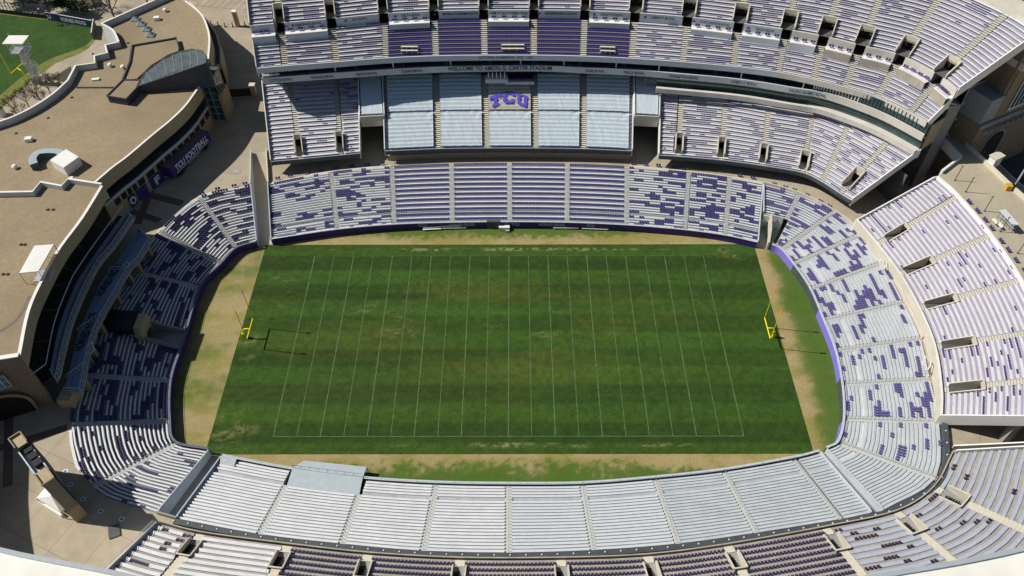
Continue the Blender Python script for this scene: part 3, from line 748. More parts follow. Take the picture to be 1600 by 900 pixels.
# tarps
def tarp(S, i0, i1, t0, t1, m, label, rip=.10, seed=0, nu=44, nt=34, mg=.9):
    mb = MB(); n = S.n; Vv = []
    aw = mg/((S.pos(i0+1, .5)-S.pos(i0, .5)).length)
    for a in range(nt+1):
        t = t0+(t1-t0)*a/nt
        for b in range(nu+1):
            u = i0+aw+(i1-i0-2*aw)*b/nu; p = S.pos(u, t)
            row = (t*n) % 1.0
            z = S.zf+S.rz*(t*n-.4)+.62
            z += .13*math.sin((row)*2*math.pi)                              # rows of chairs under the cloth
            x = b/nu; y = a/nt
            z += .05*math.cos(b*2*math.pi*.5)
            fold = math.sin(38*(x*.9+y*1.3)+6*x)*math.exp(-4*x)*.0+float(vn(x*24+y*9, y*5, seed))*rip*(1.2-abs(2*x-1)*.2)
            dg = max(0, abs(2*x-1)-.35)*max(0, 1-abs(1.0-y)*2.4)
            z += fold+.16*math.sin((x*(1 if x < .5 else -1)*26+y*16))*dg
            Vv.append((p.x, p.y, z))
    mb.v = Vv; M = mb.mi(m); w_ = nu+1
    for a in range(nt):
        for b in range(nu):
            k = a*w_+b; mb.f.append((k, k+1, k+w_+1, k+w_)); mb.m.append(M)
    # turned down hem all round gives the sheet its thickness
    def hem(idx):
        for p, q in zip(idx, idx[1:]):
            a, b = Vv[p], Vv[q]; mb.poly([a, b, (b[0], b[1], b[2]-.35), (a[0], a[1], a[2]-.35)], m)
    hem(range(nu+1)); hem(range(nt*w_, nt*w_+nu+1)); hem([a*w_ for a in range(nt+1)]); hem([a*w_+nu for a in range(nt+1)])
    o = mb.build('tarp', label=label, cat='tarp', group='tarps over the far middle deck seats', smooth=True)
    return o
names = ['leftmost', 'second', 'central', 'fourth', 'rightmost']
for i in range(5):
    tarp(MDC, i, i+1, .02, .475, TARP, 'lower pale blue tarp over deck seats, %s of the front row of five' % names[i], seed=i)
    tarp(MDC, i, i+1, .50, .99, TARP_S if i == 2 else TARP, ('sand coloured tarp with purple TCU letters in the middle of the far deck' if i == 2 else 'upper pale blue tarp over deck seats, %s of the back row of five' % names[i]), seed=i+9)
tarp(SML, 0, 1, .04, .98, TARP, 'narrow pale blue tarp above the left gap of the far deck', seed=30, nu=20, nt=18, mg=.3)
tarp(SMR, 0, 1, .04, .98, TARP, 'narrow pale blue tarp above the right gap of the far deck', seed=31, nu=20, nt=18, mg=.3)
# TCU on the sand tarp (arched slab letters following the slope)
def tmap(s, h):
    L = (MDC.pos(3, .7)-MDC.pos(2, .7)).length; u = 2.49+s/L
    arch = -.09*(s/4.8)**2
    t = .555+.036*h+arch*.6; p = MDC.pos(u, t); return (p.x, p.y, MDC.zf+MDC.rz*(t*MDC.n-.4)+.95)
lm = MB()
for j, ch in enumerate('TCU'):
    def tm2(s, h, j=j):
        return tmap(s+(j-1)*3.35, h*(1.0)+ (.35 if j == 1 else 0))
    k = len(lm.v); block_letters(ch, tm2, LOGO, 4.4, 3.3, lm)
sandt = [o for o in bpy.data.objects if o.name.startswith('tarp') and 'sand' in str(o.get('label', ''))][0]
lm.build('lettering', sandt)

# ================================================================ SUITE LEVEL BAND
SUB = [(-59.52, 59.14),(-49.83, 60.47),(-36.8, 62.07),(-25.95, 63.28),(-14.2, 64.13),(0.78, 64.45),(9.45, 64.33),(19.65, 63.41),(30.17, 62.54),(38.54, 61.28),(55.61, 58.37),(67.87, 54.76),(73.94, 52.92),(79.96, 49.08),(86.09, 43.88),(92.05, 36.57)]
UPB = [(-59.86, 58.97),(-53.35, 60.03),(-41.51, 61.64),(-29.84, 63.27),(-17.68, 64.21),(-5.89, 64.45),(6.06, 64.41),(17.99, 63.95),(29.66, 62.93),(41.63, 61.36),(53.39, 59.41),(63.65, 56.95),(71.21, 54.01),(77.51, 50.89),(83.87, 47.08),(89.33, 41.22),(92.0, 37.46)]
SU = curve(SUB, 5); UP = curve(UPB, 5)
st_ = thing('suite_level', 'suite band with stadium name between the far middle and upper decks', 'suite level', (0, 64, 20))
mb = MB(); mb.wall(SU[:61], 24.0, 25.6, .3, FASC); mb.wall(SU[60:], 24.0, 25.8, .3, FASC_W); fas = mb.build('fascia', st_)
def deckstrip(P, d0, d1, z, m, th=.3, mb=None):
    mb = mb or MB(); a = offset(P, d0); b = offset(P, d1)
    for i in range(len(P)-1):
        for zz in (z, z-th): mb.poly([(*a[i], zz), (*a[i+1], zz), (*b[i+1], zz), (*b[i], zz)], m)
        mb.poly([(*a[i], z), (*a[i+1], z), (*a[i+1], z-th), (*a[i], z-th)], m)
    return mb
deckstrip(SU, 0, 7, 24.0, CONC_D).build('suite_floor', st_)
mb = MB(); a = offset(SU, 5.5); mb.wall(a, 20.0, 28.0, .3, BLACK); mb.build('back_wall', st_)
# club seats visible in the opening
mb = MB(); sr = []
for row in range(3):
    P = offset(SU[:61], 1.2+row*1.0); L = 0; nxt = .6; z = 24.3+row*.45
    mb2 = MB(); mb2.wall(offset(SU[:61], 1.6+row*1.0), 24.0, z, 1.0, CONC_G); mb2.build('seat_step', st_)
    for p, q in zip(P, P[1:]):
        l = (q-p).length; d = (q-p).normalized()
        while nxt < L+l:
            if (nxt % 11) > 1.3: sr.append((p.lerp(q, (nxt-L)/l), d, Vector((-d.y, d.x)), z))
            nxt += .6
        L += l
for p, n_, d_, z in sr: Stand.seat(mb, p, n_, d_, z-.1, .46, PURPLE_D)
mb.build('seats', st_, kind='stuff')
for k in range(2, 60, 6):
    p = SU[k]; d = (SU[k+1]-SU[k]).normalized(); n = Vector((-d.y, d.x)); q = p+n*.6; mb = MB()
    mb.box((q.x, q.y, 25.5), .3, .5, 2.2, FASC, math.atan2(d.y, d.x)); mb.build('column', st_)
mb = MB()
for u0, u1 in ((31, 34), (18, 21)): mb.wall(offset(SU[u0:u1], 2.5), 24.2, 27.3, .2, GLASS_B)
mb.build('glass_screen', st_)
# glass front on the right part, below and above the white band
gl = SU[58:]
deckstrip(gl, -.2, 3.5, 21.4, FASC_W, .5).build('lower_ledge', st_)
mb = MB(); mb.wall(offset(SU[42:], .9), 21.4, 24.0, .12, GLASS); mb.build('glass_front', st_)
mb = MB(); mb.wall(offset(SU[58:], .5), 25.8, 28.2, .12, GLASS); mb.build('glass_front', st_)
mb = MB()
for i in range(58, 75):
    for h in (0, .5):
        if i+h > 74.5: continue
        p = SU[i].lerp(SU[min(i+1, 75)], h); d = (SU[min(i+1, 75)]-SU[i]).normalized(); n = Vector((-d.y, d.x)); q = p+n*.35
        mb.box((q.x, q.y, 25.8), .22, .12, 2.4, WHITE if i < 66 else RAIL, math.atan2(d.y, d.x))
mb.build('mullions', st_)
mb = MB(); P = offset(SU[44:], -.6); zz = 20.9
mb.wall(P, zz-.6, zz+.65, .8, FASC_W); mb.build('suite_parapet', st_)
# writing on the fascia
for txt, px, wd, hh in (('WELCOME TO AMON G. CARTER STADIUM', (-2.2, 63.89, 25), 25.5, 1.15), ('COTTON BOWL', (-55.11, 59.11, 25), 5.6, .75), ('ORANGE BOWL', (-45.15, 60.57, 25), 5.6, .75), ('FIESTA BOWL', (-34.59, 61.77, 25), 5.2, .75), ('SUGAR BOWL', (-23.61, 62.84, 25), 5.2, .75),
      ('ROSE BOWL', (21.11, 62.97, 25), 4.6, .75), ('PEACH BOWL', (30.54, 61.97, 25), 5.0, .75), ('POINSETTIA BOWL', (42.45, 60.29, 25), 7.0, .75), ('CHEEZ-IT BOWL', (56.52, 57.82, 25), 6.2, .75), ('VALERO ALAMO BOWL', (70.64, 53.55, 25), 8.6, .8)):
    text_mb(txt, curve_mapper(SU, px, out=.24, z=24.4), INK, hh, wd, bold=.012).build('lettering', fas)
# central booth and scoreboard-sized box under the name
c = [(-3.04, 64.65, 22.6),(2.68, 63.79, 22.6)]
mb = MB(); mb.box((c[0][0], c[0][1]-.2, 21.2), 5.6, 2.2, 1.1, TARP, 0)
for i in range(5): mb.box((c[0][0]-2+i, c[0][1]-.9, 22.3), .18, .18, 1.7, WHITE)
mb.build('press_booth', label='small pale booth with white posts under the stadium name', cat='booth')
mb = MB(); mb.box((c[1][0], c[1][1], 20.7), 7.2, .5, .7, TARP); mb.box((c[1][0], c[1][1]+2.0, 21.4), 7, 2, .3, PURPLE_D); mb.build('seat_box', label='purple seat box with pale front right of the booth under the stadium name', cat='seat box')

# ================================================================ UPPER DECK (two tiers)
TB = [(-61.01, 65.06),(-54.21, 66.18),(-42.4, 68.17),(-30.15, 70.48),(-18.09, 71.62),(-6.08, 72.03),(6.11, 71.98),(18.44, 71.64),(30.49, 70.55),(42.8, 68.59),(54.46, 65.79),(65.07, 62.77),(72.92, 59.82),(80.32, 55.99),(87.94, 51.75),(93.52, 44.17),(95.56, 38.65)]
T1 = Stand('upper_deck', 'front tier of the far upper deck with purple chair blocks in its middle', [((a[0], a[1], 28.2), (b[0], b[1], 33.2)) for a, b in zip(UPB, TB)], 28.2, 33.2, 9,
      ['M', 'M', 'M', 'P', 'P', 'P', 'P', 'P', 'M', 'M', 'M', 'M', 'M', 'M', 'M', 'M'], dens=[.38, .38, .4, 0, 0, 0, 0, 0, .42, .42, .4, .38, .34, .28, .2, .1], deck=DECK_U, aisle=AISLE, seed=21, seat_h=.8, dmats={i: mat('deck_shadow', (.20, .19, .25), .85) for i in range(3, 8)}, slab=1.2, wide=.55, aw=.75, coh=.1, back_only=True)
P = offset(UP, -.2); mb = MB(); mb.wall(P[:56], 27.15, 28.6, .3, FASC); mb.wall(P[55:], 27.15, 28.6, .3, FASC_W); ff = mb.build('front_fascia', T1.t)
text_mb('NATIONAL CHAMPIONS   1935   1938', curve_mapper(P, (-0.76, 63.77, 28), out=.2, z=27.7), INK, .6, 13, bold=.01).build('lettering', ff)
# name wall between the tiers with gaps at the aisles
TBs = spline(TB)
def tline(u0, u1, n=6): return [TBs(u0+(u1-u0)*i/n) for i in range(n+1)]
nm = [None, 'BLUEBONNET BOWL', 'SUN BOWL', 'DELTA BOWL', 'MOBILE ALABAMA BOWL', 'HOME OF THE XII HORNED FROGS', 'INDEPENDENCE BOWL', 'HOUSTON BOWL', 'LIBERTY BOWL', 'FORT WORTH BOWL', 'TEXAS BOWL', None, None, None, None, None]
wt = thing('name_wall', 'grey wall between the two upper tiers carrying bowl game names', 'wall', (TB[8][0], TB[8][1], 33))
for i in range(16):
    L = (TBs(i+1)-TBs(i)).length; g = 1.15/L
    P = tline(i+(g if i else 0), i+1-(g if i < 15 else 0)); P = offset(P, .35)
    mb = MB(); mb.wall(P, 32.8, 35.9, .3, FASC if i < 11 else FASC_W); mb.build('wall_panel', wt)
    if nm[i]:
        mid = TBs(i+.5+(.04 if i != 5 else 0)); wd = min(L-3.0, len(nm[i])*.46)
        text_mb(nm[i], curve_mapper(offset(tline(i, i+1, 8), .35), mid, out=.2, z=34.75), INK, .62, wd, bold=.012).build('lettering', wt)
        if i != 5: text_mb('o', curve_mapper(offset(tline(i, i+1, 8), .35), TBs(i+.5-(wd/2+1.0)/L), out=.2, z=34.7), LOGO, .6, .7, bold=.08).build('emblem', wt)
    # ledges for wheelchair places in front of the wall
    if i in (0, 1, 3, 5, 7, 9, 10, 11, 12, 13, 14, 15):
        Pq = offset(P, -2.0); mb = MB()
        for a, b, c_, d_ in zip(P, P[1:], Pq[1:], Pq): mb.poly([(*a, 33.9), (*b, 33.9), (*c_, 33.9), (*d_, 33.9)], WHITE)
        mb.wall(Pq, 31.6, 33.9, .12, FASC if i < 12 else CONC); mb.wall(Pq, 34.75, 34.82, .07, RAIL_L); mb.build('ledge', wt)
        n = 4 if L > 9 else 3
        for j in range(n):
            u = i+(g if i else 0)+(1-2*g)*(j+.55)/n; p = TBs(u); d = (TBs(u+.02)-TBs(u-.02)).normalized(); nn = Vector((-d.y, d.x)); p = p-nn*.5
            t = thing('companion_seat', 'purple chair pair on upper deck ledge, bay %d from left, place %d' % (i+1, j+1), 'chair', (p.x, p.y, 33.9), 'purple chairs on the upper deck ledges')
            for s_ in (-.3, .3):
                mb = MB(); Stand.seat(mb, p+d*s_, d, nn, 33.9, .5, PURPLE); mb.build('seat', t)
# white media tables set among the purple blocks
for k, (a, b) in enumerate([((-26.02, 64.54, 28.8),(-21.99, 64.53, 28.8)),((-1.7, 65.31, 28.8),(3.74, 65.29, 28.8)),((22.15, 64.38, 28.8),(25.69, 64.08, 28.8))]):
    t = thing('media_table', 'white media table among purple upper deck chairs, %s of three' % ('leftmost', 'middle', 'rightmost')[k], 'table', a, 'white media tables in the upper deck')
    for dy, z_ in ((0, 29.5), (.9, 30.0)):
        mb = MB(); mb.prism([(a[0], a[1]+dy), (b[0], b[1]+dy), (b[0], b[1]+dy+.5), (a[0], a[1]+dy+.5)], z_, z_+.1, AISLE); mb.build('tabletop', t)
        for q in (0, .33, .66, 1):
            mb = MB(); mb.box((a[0]+(b[0]-a[0])*q, a[1]+(b[1]-a[1])*q+dy+.25, z_-1.2), .12, .3, 1.2, WHITE); mb.build('leg', t)
# upper tier
UT = []
for i, b in enumerate(TB):
    e = .05; a0_, a1_ = TBs(max(i-e, 0)), TBs(min(i+e, 16)); d = (a1_-a0_).normalized(); n = Vector((-d.y, d.x)); f_ = Vector(b)+n*.5; g_ = Vector(b)+n*(15.5 if i < 16 else 15.5)
    UT.append(((f_.x, f_.y, 35.8), (g_.x, g_.y, 45.6)))
T2 = Stand('upper_deck', 'rear tier of the far upper deck, white benches with dark entry openings', UT, 35.8, 45.6, 18, ['M'], dens=[.36, .36, .38, .38, .4, .4, .4, .38, .38, .36, .34, .32, .3, .25, .2, .1],
      portals={i: (0, 4, 1.25 if i < 8 else 1.75) for i in range(1, 16)}, deck=DECK_U, aisle=AISLE, seed=22, pfloor=CONC_D, slab=1.2, wide=.55, aw=.75, coh=.1, back_only=True)  # entry floors coloured darker to paint in their shade
for i in range(1, 16):     # dark openings of the entries through the name wall
    a = TBs(i); d = (TBs(i+.05)-TBs(i-.05)).normalized(); n = Vector((-d.y, d.x)); mb = MB()
    A, Bb = a-d*1.1+n*.3, a+d*1.1+n*.3; C_, D_ = A+n*4.5, Bb+n*4.5
    mb.poly([(*A, 33.3), (*Bb, 33.3), (*D_, 33.3), (*C_, 33.3)], mat('entry_floor', (.09, .065, .045), .9)); mb.poly([(*C_, 33.3), (*D_, 33.3), (*D_, 37.5), (*C_, 37.5)], BLACK)
    for p_, q_ in ((A, C_), (Bb, D_)): mb.poly([(*p_, 33.3), (*q_, 33.3), (*q_, 35.8), (*p_, 35.8)], CONC_G)
    mb.build('entry_passage', T2.t)
mb = MB(); P = offset(T2.line(1, 0, None, 4), .3); mb.wall(P, 40, 47.0, .6, FASC_W); mb.build('rear_parapet', T2.t)
mb = MB(); P = offset(T2.line(1, 0, None, 4), .0); mb.wall(P, 7, 44, .6, BRICK); mb.build('rear_wall', T2.t)
# underside block of the far stand so nothing is open behind the suites
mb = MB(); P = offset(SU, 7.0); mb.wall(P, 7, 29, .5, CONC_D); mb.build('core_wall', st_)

# companion chairs on plaza edge behind the bowls
def chairs_along(S, t, z, us, lab, grp):
    for j, u in enumerate(us):
        p = S.pos(u, t); d = S.tan(u, 1); n = Vector((-d.y, d.x))
        if (S.pos(u, 1)-S.pos(u, 0)).dot(n) < 0: n = -n
        tt = thing('companion_seat', lab % (j+1), 'chair', (p.x, p.y, z), grp)
        for s_ in (-.32, .32): mb = MB(); Stand.seat(mb, p+d*s_, d, n, z, .5, PURPLE); mb.build('seat', tt)
chairs_along(FLs, 1.09, 7, [.15, .35, .6, .85, 1.1, 1.35, 1.6, 1.85, 6.1, 6.3, 6.5, 6.75, 6.9, 8.3, 8.7], 'purple chair pair behind the far lower stand, number %d from left', 'purple chairs on the far walkway')
chairs_along(RBs, 1.07, 7, [.3, .6, .85, 1.2, 1.55, 1.8, 3.15, 3.45, 3.7, 4.6, 5.2, 5.7], 'purple chair pair behind the right lower stand, number %d from top', 'purple chairs on the right walkway')
chairs_along(LBs, 1.06, 7, [7.1, 7.4, 7.7, 7.9], 'purple chair pair behind the upper left bowl curve, number %d from left', 'purple chairs behind the left curve')
# pale ledge behind the far lower stand
for u0, u1 in ((0, 2), (6.05, 9)): mb = MB(); mb.wall(FLs.line(1.03, u0, u1, 5), 7, 7.25, .5, CREAM); mb.build('rear_ledge', FLs.t)
mb = MB(); mb.wall(RBs.line(1.03, 0, 6, 5), 7, 7.9, .25, CREAM); mb.build('rear_ledge', RBs.t)
mb = MB(); mb.wall(LBs.line(1.03, 5.2, 7.4, 5), 7, 7.25, .6, CREAM); mb.build('rear_ledge', LBs.t)
# ================================================================ RIGHT END UPPER STAND
RE = Stand('end_grandstand', 'upper stand behind the right goal, white benches with narrow sunken entries', [((79.01, 25.97, 9.0),(95.57, 30.53, 18.0)),((81.12, 18.57, 9.0),(97.82, 24.34, 18.0)),((83.21, 9.7, 9.0),(100.05, 12.24, 18.0)),((84.14, 0.36, 9.0),(100.92, -0.33, 18.0)),((83.85, -9.75, 9.0),(99.95, -12.9, 18.0)),((81.51, -19.78, 9.0),(97.41, -23.63, 18.0)),((79.36, -25.73, 9.0),(93.79, -31.97, 18.0))], 9.0, 18.0, 20,
      ['M'], dens=[.24, .2, .2, .22, .34, .38], coh=.1, back_only=True, pwh=.3, portals={1: (3, 8, 1.15), 2: (2, 8, 1.2), 3: (2, 8, 1.2), 4: (2, 8, 1.2), 5: (2, 8, 1.2)}, deck=mat('deck_end', (.40, .37, .45), .85, .12, .8, stain=.2), aisle=AISLE, seed=41, slab=1.6, wide=.6, pwall=CREAM, pfloor=CONC_D)
P = offset(RE.line(0, 0, None, 5), .2); mb = MB(); mb.wall(P, 7, 10.0, .45, CREAM, WHITE); mb.build('front_wall', RE.t)
P = RE.line(1, 0, None, 5); mb = MB(); mb.wall(P, 17.5, 18.9, .5, WHITE, WHITE); mb.build('rear_parapet', RE.t)
for u in (.6, 1.7, 2.8, 3.9, 5.0, 5.9):
    mb = MB(); p = RE.pos(u, .75); mb.box((p.x, p.y, 7), 1.2, 1.2, 8, CONC_G); mb.build('support_column', RE.t)
# concourse slab behind it
Bk = RE.line(1, 0, None, 3)
slab = [(95.65, 30.75, 18.0),(97.28, 32.51, 18.0),(103.56, 37.69, 18.0),(101.65, 46.24, 18.0),(105.8, 48.45, 18.0),(106.81, 41.18, 18.0),(108.45, 35.96, 18.0),(110.35, 28.98, 18.0),(112.09, 23.48, 18.0),(118.25, 7.56, 18.0),(115.29, -13.23, 18.0),(106.32, -32.62, 18.0)]
poly = [Vector((p[0], p[1])) for p in slab]+[p for p in Bk[::-1]]
t = thing('concourse_slab', 'beige raised concourse behind the right end stand with tall dark poles on it', 'concourse', (Bk[0].x, Bk[0].y, 7))
mb = MB(); mb.prism([(p.x, p.y) for p in poly], 16.8, 18.0, CONC, mtop=mat('concourse_floor', (.41, .365, .27), .9, .12, .5, col2=(.33, .29, .22), stain=.6, stain_scale=.12)); mb.build('floor', t)
mb = MB(); mb.wall([Vector(p[:2]) for p in slab[4:]], 17.2, 19.0, .4, CREAM); mb.build('outer_parapet', t)
mb = MB(); mb.wall([Vector(p[:2]) for p in slab[1:4]], 16.4, 18.9, .5, WHITE); mb.build('bridge_parapet', t)
for p in slab[4:10]: mb = MB(); mb.box((p[0]-1.5, p[1]-1.0, 7), 1.5, 1.5, 9.9, CONC_G); mb.build('column', t)
for p in slab[1:3]: mb = MB(); mb.box((p[0]+1.8, p[1]+.5, 7), 1.3, 1.3, 9.9, CONC_G); mb.build('column', t)
mb = MB(); P = [Vector(p[:2]) for p in slab[5:9]]; P = offset(P, .5)
for a, b in zip(P, P[1:]):
    mb.bar((*a, 20.1), (*b, 20.1), .04, RAIL, 4)
    for k in range(12): q = a.lerp(b, k/12); mb.bar((*q, 18.9), (*q, 20.1), .03, RAIL, 4)
mb.build('railing', t)
def pole(px, n):
    mb = MB(); b = px; mb.box((b[0], b[1], 18), .35, .35, .15, RAIL); mb.bar((b[0], b[1], 18), (b[0], b[1], 22.2), .09, RAIL, 6)
    mb.bar((b[0]-.25, b[1], 22.1), (b[0]+.25, b[1], 22.1), .07, RAIL, 5)
    mb.build('lamp_pole', label='thin dark pole on the beige right concourse, number %d from the top' % n, cat='lamp pole', group='dark poles on the right concourse')
for k, p in enumerate([(99.55, 30.09, 18),(100.49, 26.23, 18),(102.1, 20.04, 18),(102.94, 13.75, 18),(103.84, 7.41, 18)]): pole(p, k+1)
# shaded picnic table with roof and white table
a, b = [(104.1, 18.05, 20.2),(105.07, 13.38, 20.2)]; d = (Vector(b)-Vector(a)); n = Vector((-d.y, d.x, 0)).normalized()*.7
t = thing('canopy_table', 'long counter under a thin grey canopy on the beige right concourse', 'table', (a[0], a[1], 18))
mb = MB(); mb.prism([Vector(a)+n, Vector(b)+n, Vector(b)-n, Vector(a)-n], 20.15, 20.3, FASC); mb.build('canopy', t)
for k in range(6):
    p = Vector(a)+d*(k/5); mb = MB(); mb.bar((p.x, p.y, 18), (p.x, p.y, 20.2), .06, RAIL, 5); mb.build('post', t)
mb = MB(); mb.prism([Vector(a)+n*.6, Vector(b)+n*.6, Vector(b)-n*.3, Vector(a)-n*.3], 19.0, 19.1, STEEL); mb.build('counter', t)
for k, (p, q) in enumerate(([(102.33, 16.88, 18.9),(102.63, 15.32, 18.9)], [(102.93, 15.71, 18.9),(103.22, 14.16, 18.9)])):
    mb = MB(); d = Vector(q)-Vector(p); n = Vector((-d.y, d.x, 0)).normalized()*.4
    t = thing('folding_table', 'small white folding table on the right concourse, %s of the two' % ('upper' if k == 0 else 'lower'), 'table', (p[0], p[1], 18))
    mb.prism([Vector(p)+n, Vector(q)+n, Vector(q)-n, Vector(p)-n], 18.75, 18.82, WHITE); mb.build('tabletop', t)
    for z_, w_ in ((p, n), (q, n), (p, -n), (q, -n)): m2 = MB(); m2.bar((z_[0]+w_.x*.8, z_[1]+w_.y*.8, 18), (z_[0]+w_.x*.8, z_[1]+w_.y*.8, 18.76), .03, RAIL, 4); m2.build('leg', t)
for k, p in enumerate([(99.55, 22.69, 18),(100.24, 19.84, 18),(100.77, 17.05, 18),(101.11, 14.52, 18),(101.56, 10.73, 18),(101.93, 8.14, 18),(102.27, 5.25, 18),(102.73, 2.42, 18)]):
    u = .9+k*.28; d = RE.tan(min(u, 5.9), 1); n = Vector((-d.y, d.x))
    if n.x < 0: n = -n
    t = thing('companion_seat', 'pair of purple chairs on the beige right concourse, number %d from the top' % (k+1), 'chair', p, 'purple chairs on the right concourse')
    for s_ in (-.32, .32): mb = MB(); Stand.seat(mb, Vector(p[:2])+d*s_, d, n, 18, .52, PURPLE); mb.build('seat', t)
# pale ticket kiosk on the parapet, tall flag pole
c = (109.97, 35.39, 18)
mb = MB(); mb.box((c[0], c[1], 18), 2.6, 1.6, 2.6, WHITE, .5); mb.box((c[0], c[1], 20.6), 3.0, 2.0, .25, CREAM, .5); mb.build('kiosk', label='small pale kiosk on the outer edge of the right concourse', cat='kiosk')
c = (110.1, 27.69, 18)
t = thing('tall_pole', 'tall pale lighting pole with orange box at its foot on the right concourse edge', 'pole', c)
mb = MB(); mb.bar((c[0]+1.5, c[1], 18), (c[0]+1.5, c[1], 34), .22, STEEL, 8, .12); mb.build('pole', t)
mb = MB(); mb.box((c[0]-.2, c[1]-.6, 18), 1.3, 1.2, 1.3, mat('orange_box', (.55, .33, .06), .7)); mb.build('box', t)
mb = MB(); mb.box((c[0]+1.3, c[1]-.6, 18), 1.4, 1.2, 1.0, BLACK); mb.build('base', t)
# brick tower on the far right
C0 = Vector((107.05, 41.4)); dr = Vector((.88, .475)).normalized(); nr = Vector((-dr.y, dr.x))
t = thing('brick_tower', 'tan brick stair tower with tall arch and ribbed windows at the right edge', 'tower', (C0.x, C0.y, 7))
foot = [C0, C0+dr*26, C0+dr*26+nr*26, C0+nr*6+dr*4.2, C0+nr*6]
mb = MB(); mb.prism(foot, 7, 24.6, BRICK, mtop=CONC_G); mb.prism([C0+dr*4.2+nr*.2, C0+dr*26, C0+dr*26+nr*26, C0+dr*4.2+nr*26], 24.6, 38, BRICK, mtop=CONC_G)
mb.build('wall', t)
def face_pt(s, z, out=.06): p = C0+dr*s-nr*out; return (p.x, p.y, z)
mb = MB(); mb.prism([C0-dr*.3-nr*.35, C0+dr*26-nr*.35, C0+dr*26, C0-dr*.3], 23.2, 24.6, CONC_G)
for k in range(14): p = C0+dr*(1.2+k*1.8)-nr*.8; mb.box((p.x, p.y, 22.4), .7, .9, .8, CONC_G, math.atan2(dr.y, dr.x))
mb.build('cornice', t)
mb = MB(); mb.prism([C0+dr*3.7-nr*.4, C0+dr*26.5-nr*.4, C0+dr*26.5+nr*26.5, C0+dr*3.7+nr*26.5], 37.6, 39.2, CREAM); mb.build('roof_parapet', t)
def arch_mesh(mb, s0, s1, zb_, zt, out, m, k=10):
    r = (s1-s0)/2; pts = [(s0, zb_), (s0, zt-r)]+[((s0+s1)/2-r*math.cos(math.pi*i/k), zt-r+r*math.sin(math.pi*i/k)) for i in range(1, k)]+[(s1, zt-r), (s1, zb_)]
    mb.poly([face_pt(a, b, out) for a, b in pts], m)
mb = MB(); arch_mesh(mb, 5.2, 12.6, 7, 20.5, .10, CONC_G); arch_mesh(mb, 5.9, 11.9, 7, 19.8, .2, BLACK); mb.build('arch_opening', t)
mb = MB()
for k in range(6): mb.poly([face_pt(8+k*1.4, 26.5, .1), face_pt(8.9+k*1.4, 26.5, .1), face_pt(8.9+k*1.4, 34, .1), face_pt(8+k*1.4, 34, .1)], GLASS)
mb.poly([face_pt(7.4, 25.8, .05), face_pt(16.4, 25.8, .05), face_pt(16.4, 34.6, .05), face_pt(7.4, 34.6, .05)], FASC); mb.build('window', t)
# light concrete bay and glass wall between the tower and the deck
a, b = [(103.32, 46.24, 18),(111.6, 51.2, 18)]; a = Vector(a[:2]); b = Vector(b[:2]); dd = (b-a).normalized(); nn = Vector((-dd.y, dd.x))
mb = MB(); mb.prism([C0-dr*.3+nr*.3, C0+dr*4.25+nr*.3, C0+dr*4.25+nr*6, C0-dr*.3+nr*6], 24.7, 31, mat('bay_concrete', (.30, .32, .34), .8, .08, .4)); mb.build('bay', t)
t2 = thing('glass_stair_wall', 'tall glazed grid wall between the upper deck end and the brick tower', 'window wall', (a.x, a.y, 18))
mb = MB(); mb.prism([a, b, b+nn*.3, a+nn*.3], 18, 31.5, GLASS); mb.build('glass', t2)
mb = MB(); Lg = (b-a).length
for k in range(8):
    p = a+dd*(Lg*k/7)-nn*.12; mb.box((p.x, p.y, 18), .22 if k in (0, 3, 7) else .1, .2, 13.6, CREAM, math.atan2(dd.y, dd.x))
for z_ in (18, 22.4, 26.8, 31.2): mb.prism([a-nn*.25, b-nn*.25, b, a], z_, z_+.45, CREAM)
mb.build('mullions', t2)
# concrete pier carrying the deck end
c0_, c1_ = [(97.07, 41.53, 7),(100.82, 42.46, 7)]; c0_ = Vector(c0_[:2]); c1_ = Vector(c1_[:2]); dd = (c1_-c0_); nn = Vector((-dd.y, dd.x)).normalized()*2
mb = MB(); mb.prism([c0_, c1_, c1_+nn*2.6, c0_+nn*2.6], 7, 29.5, CONC_G); mb.prism([c0_-dd*.1-nn*.1, c1_+dd*.1-nn*.1, c1_+dd*.1+nn*2.7, c0_-dd*.1+nn*2.7], 7, 8.6, CONC)
mb.build('support_pier', label='thick concrete pier under the right end of the far upper deck', cat='pier')
for k, (u_, v_) in enumerate(((1390, 300), (1352, 282), (1300, 255))): pass
for k, p in enumerate([MDR.pos(u, .55) for u in (1.5, 3, 4, 5, 6.2)]+[MDC.pos(u, .6) for u in (0.1, 1.5, 3, 4.9)]+[MDL.pos(u, .6) for u in (.4, 2.2)]):
    mb = MB(); mb.box((p.x, p.y, 7), 1.1, 1.1, 7.5, CONC_G); mb.build('support_column', label='square column under the raised far deck, one of the row below it', cat='column', group='columns under the raised far decks')
# end wall of the suite level seen from the right
e0, e1 = SU[-1], offset(SU, 7)[-1]
mb = MB(); mb.wall([e0+(e1-e0)*.25, e1], 20.6, 27.4, .35, BRICK_L); mb.build('end_wall', st_)

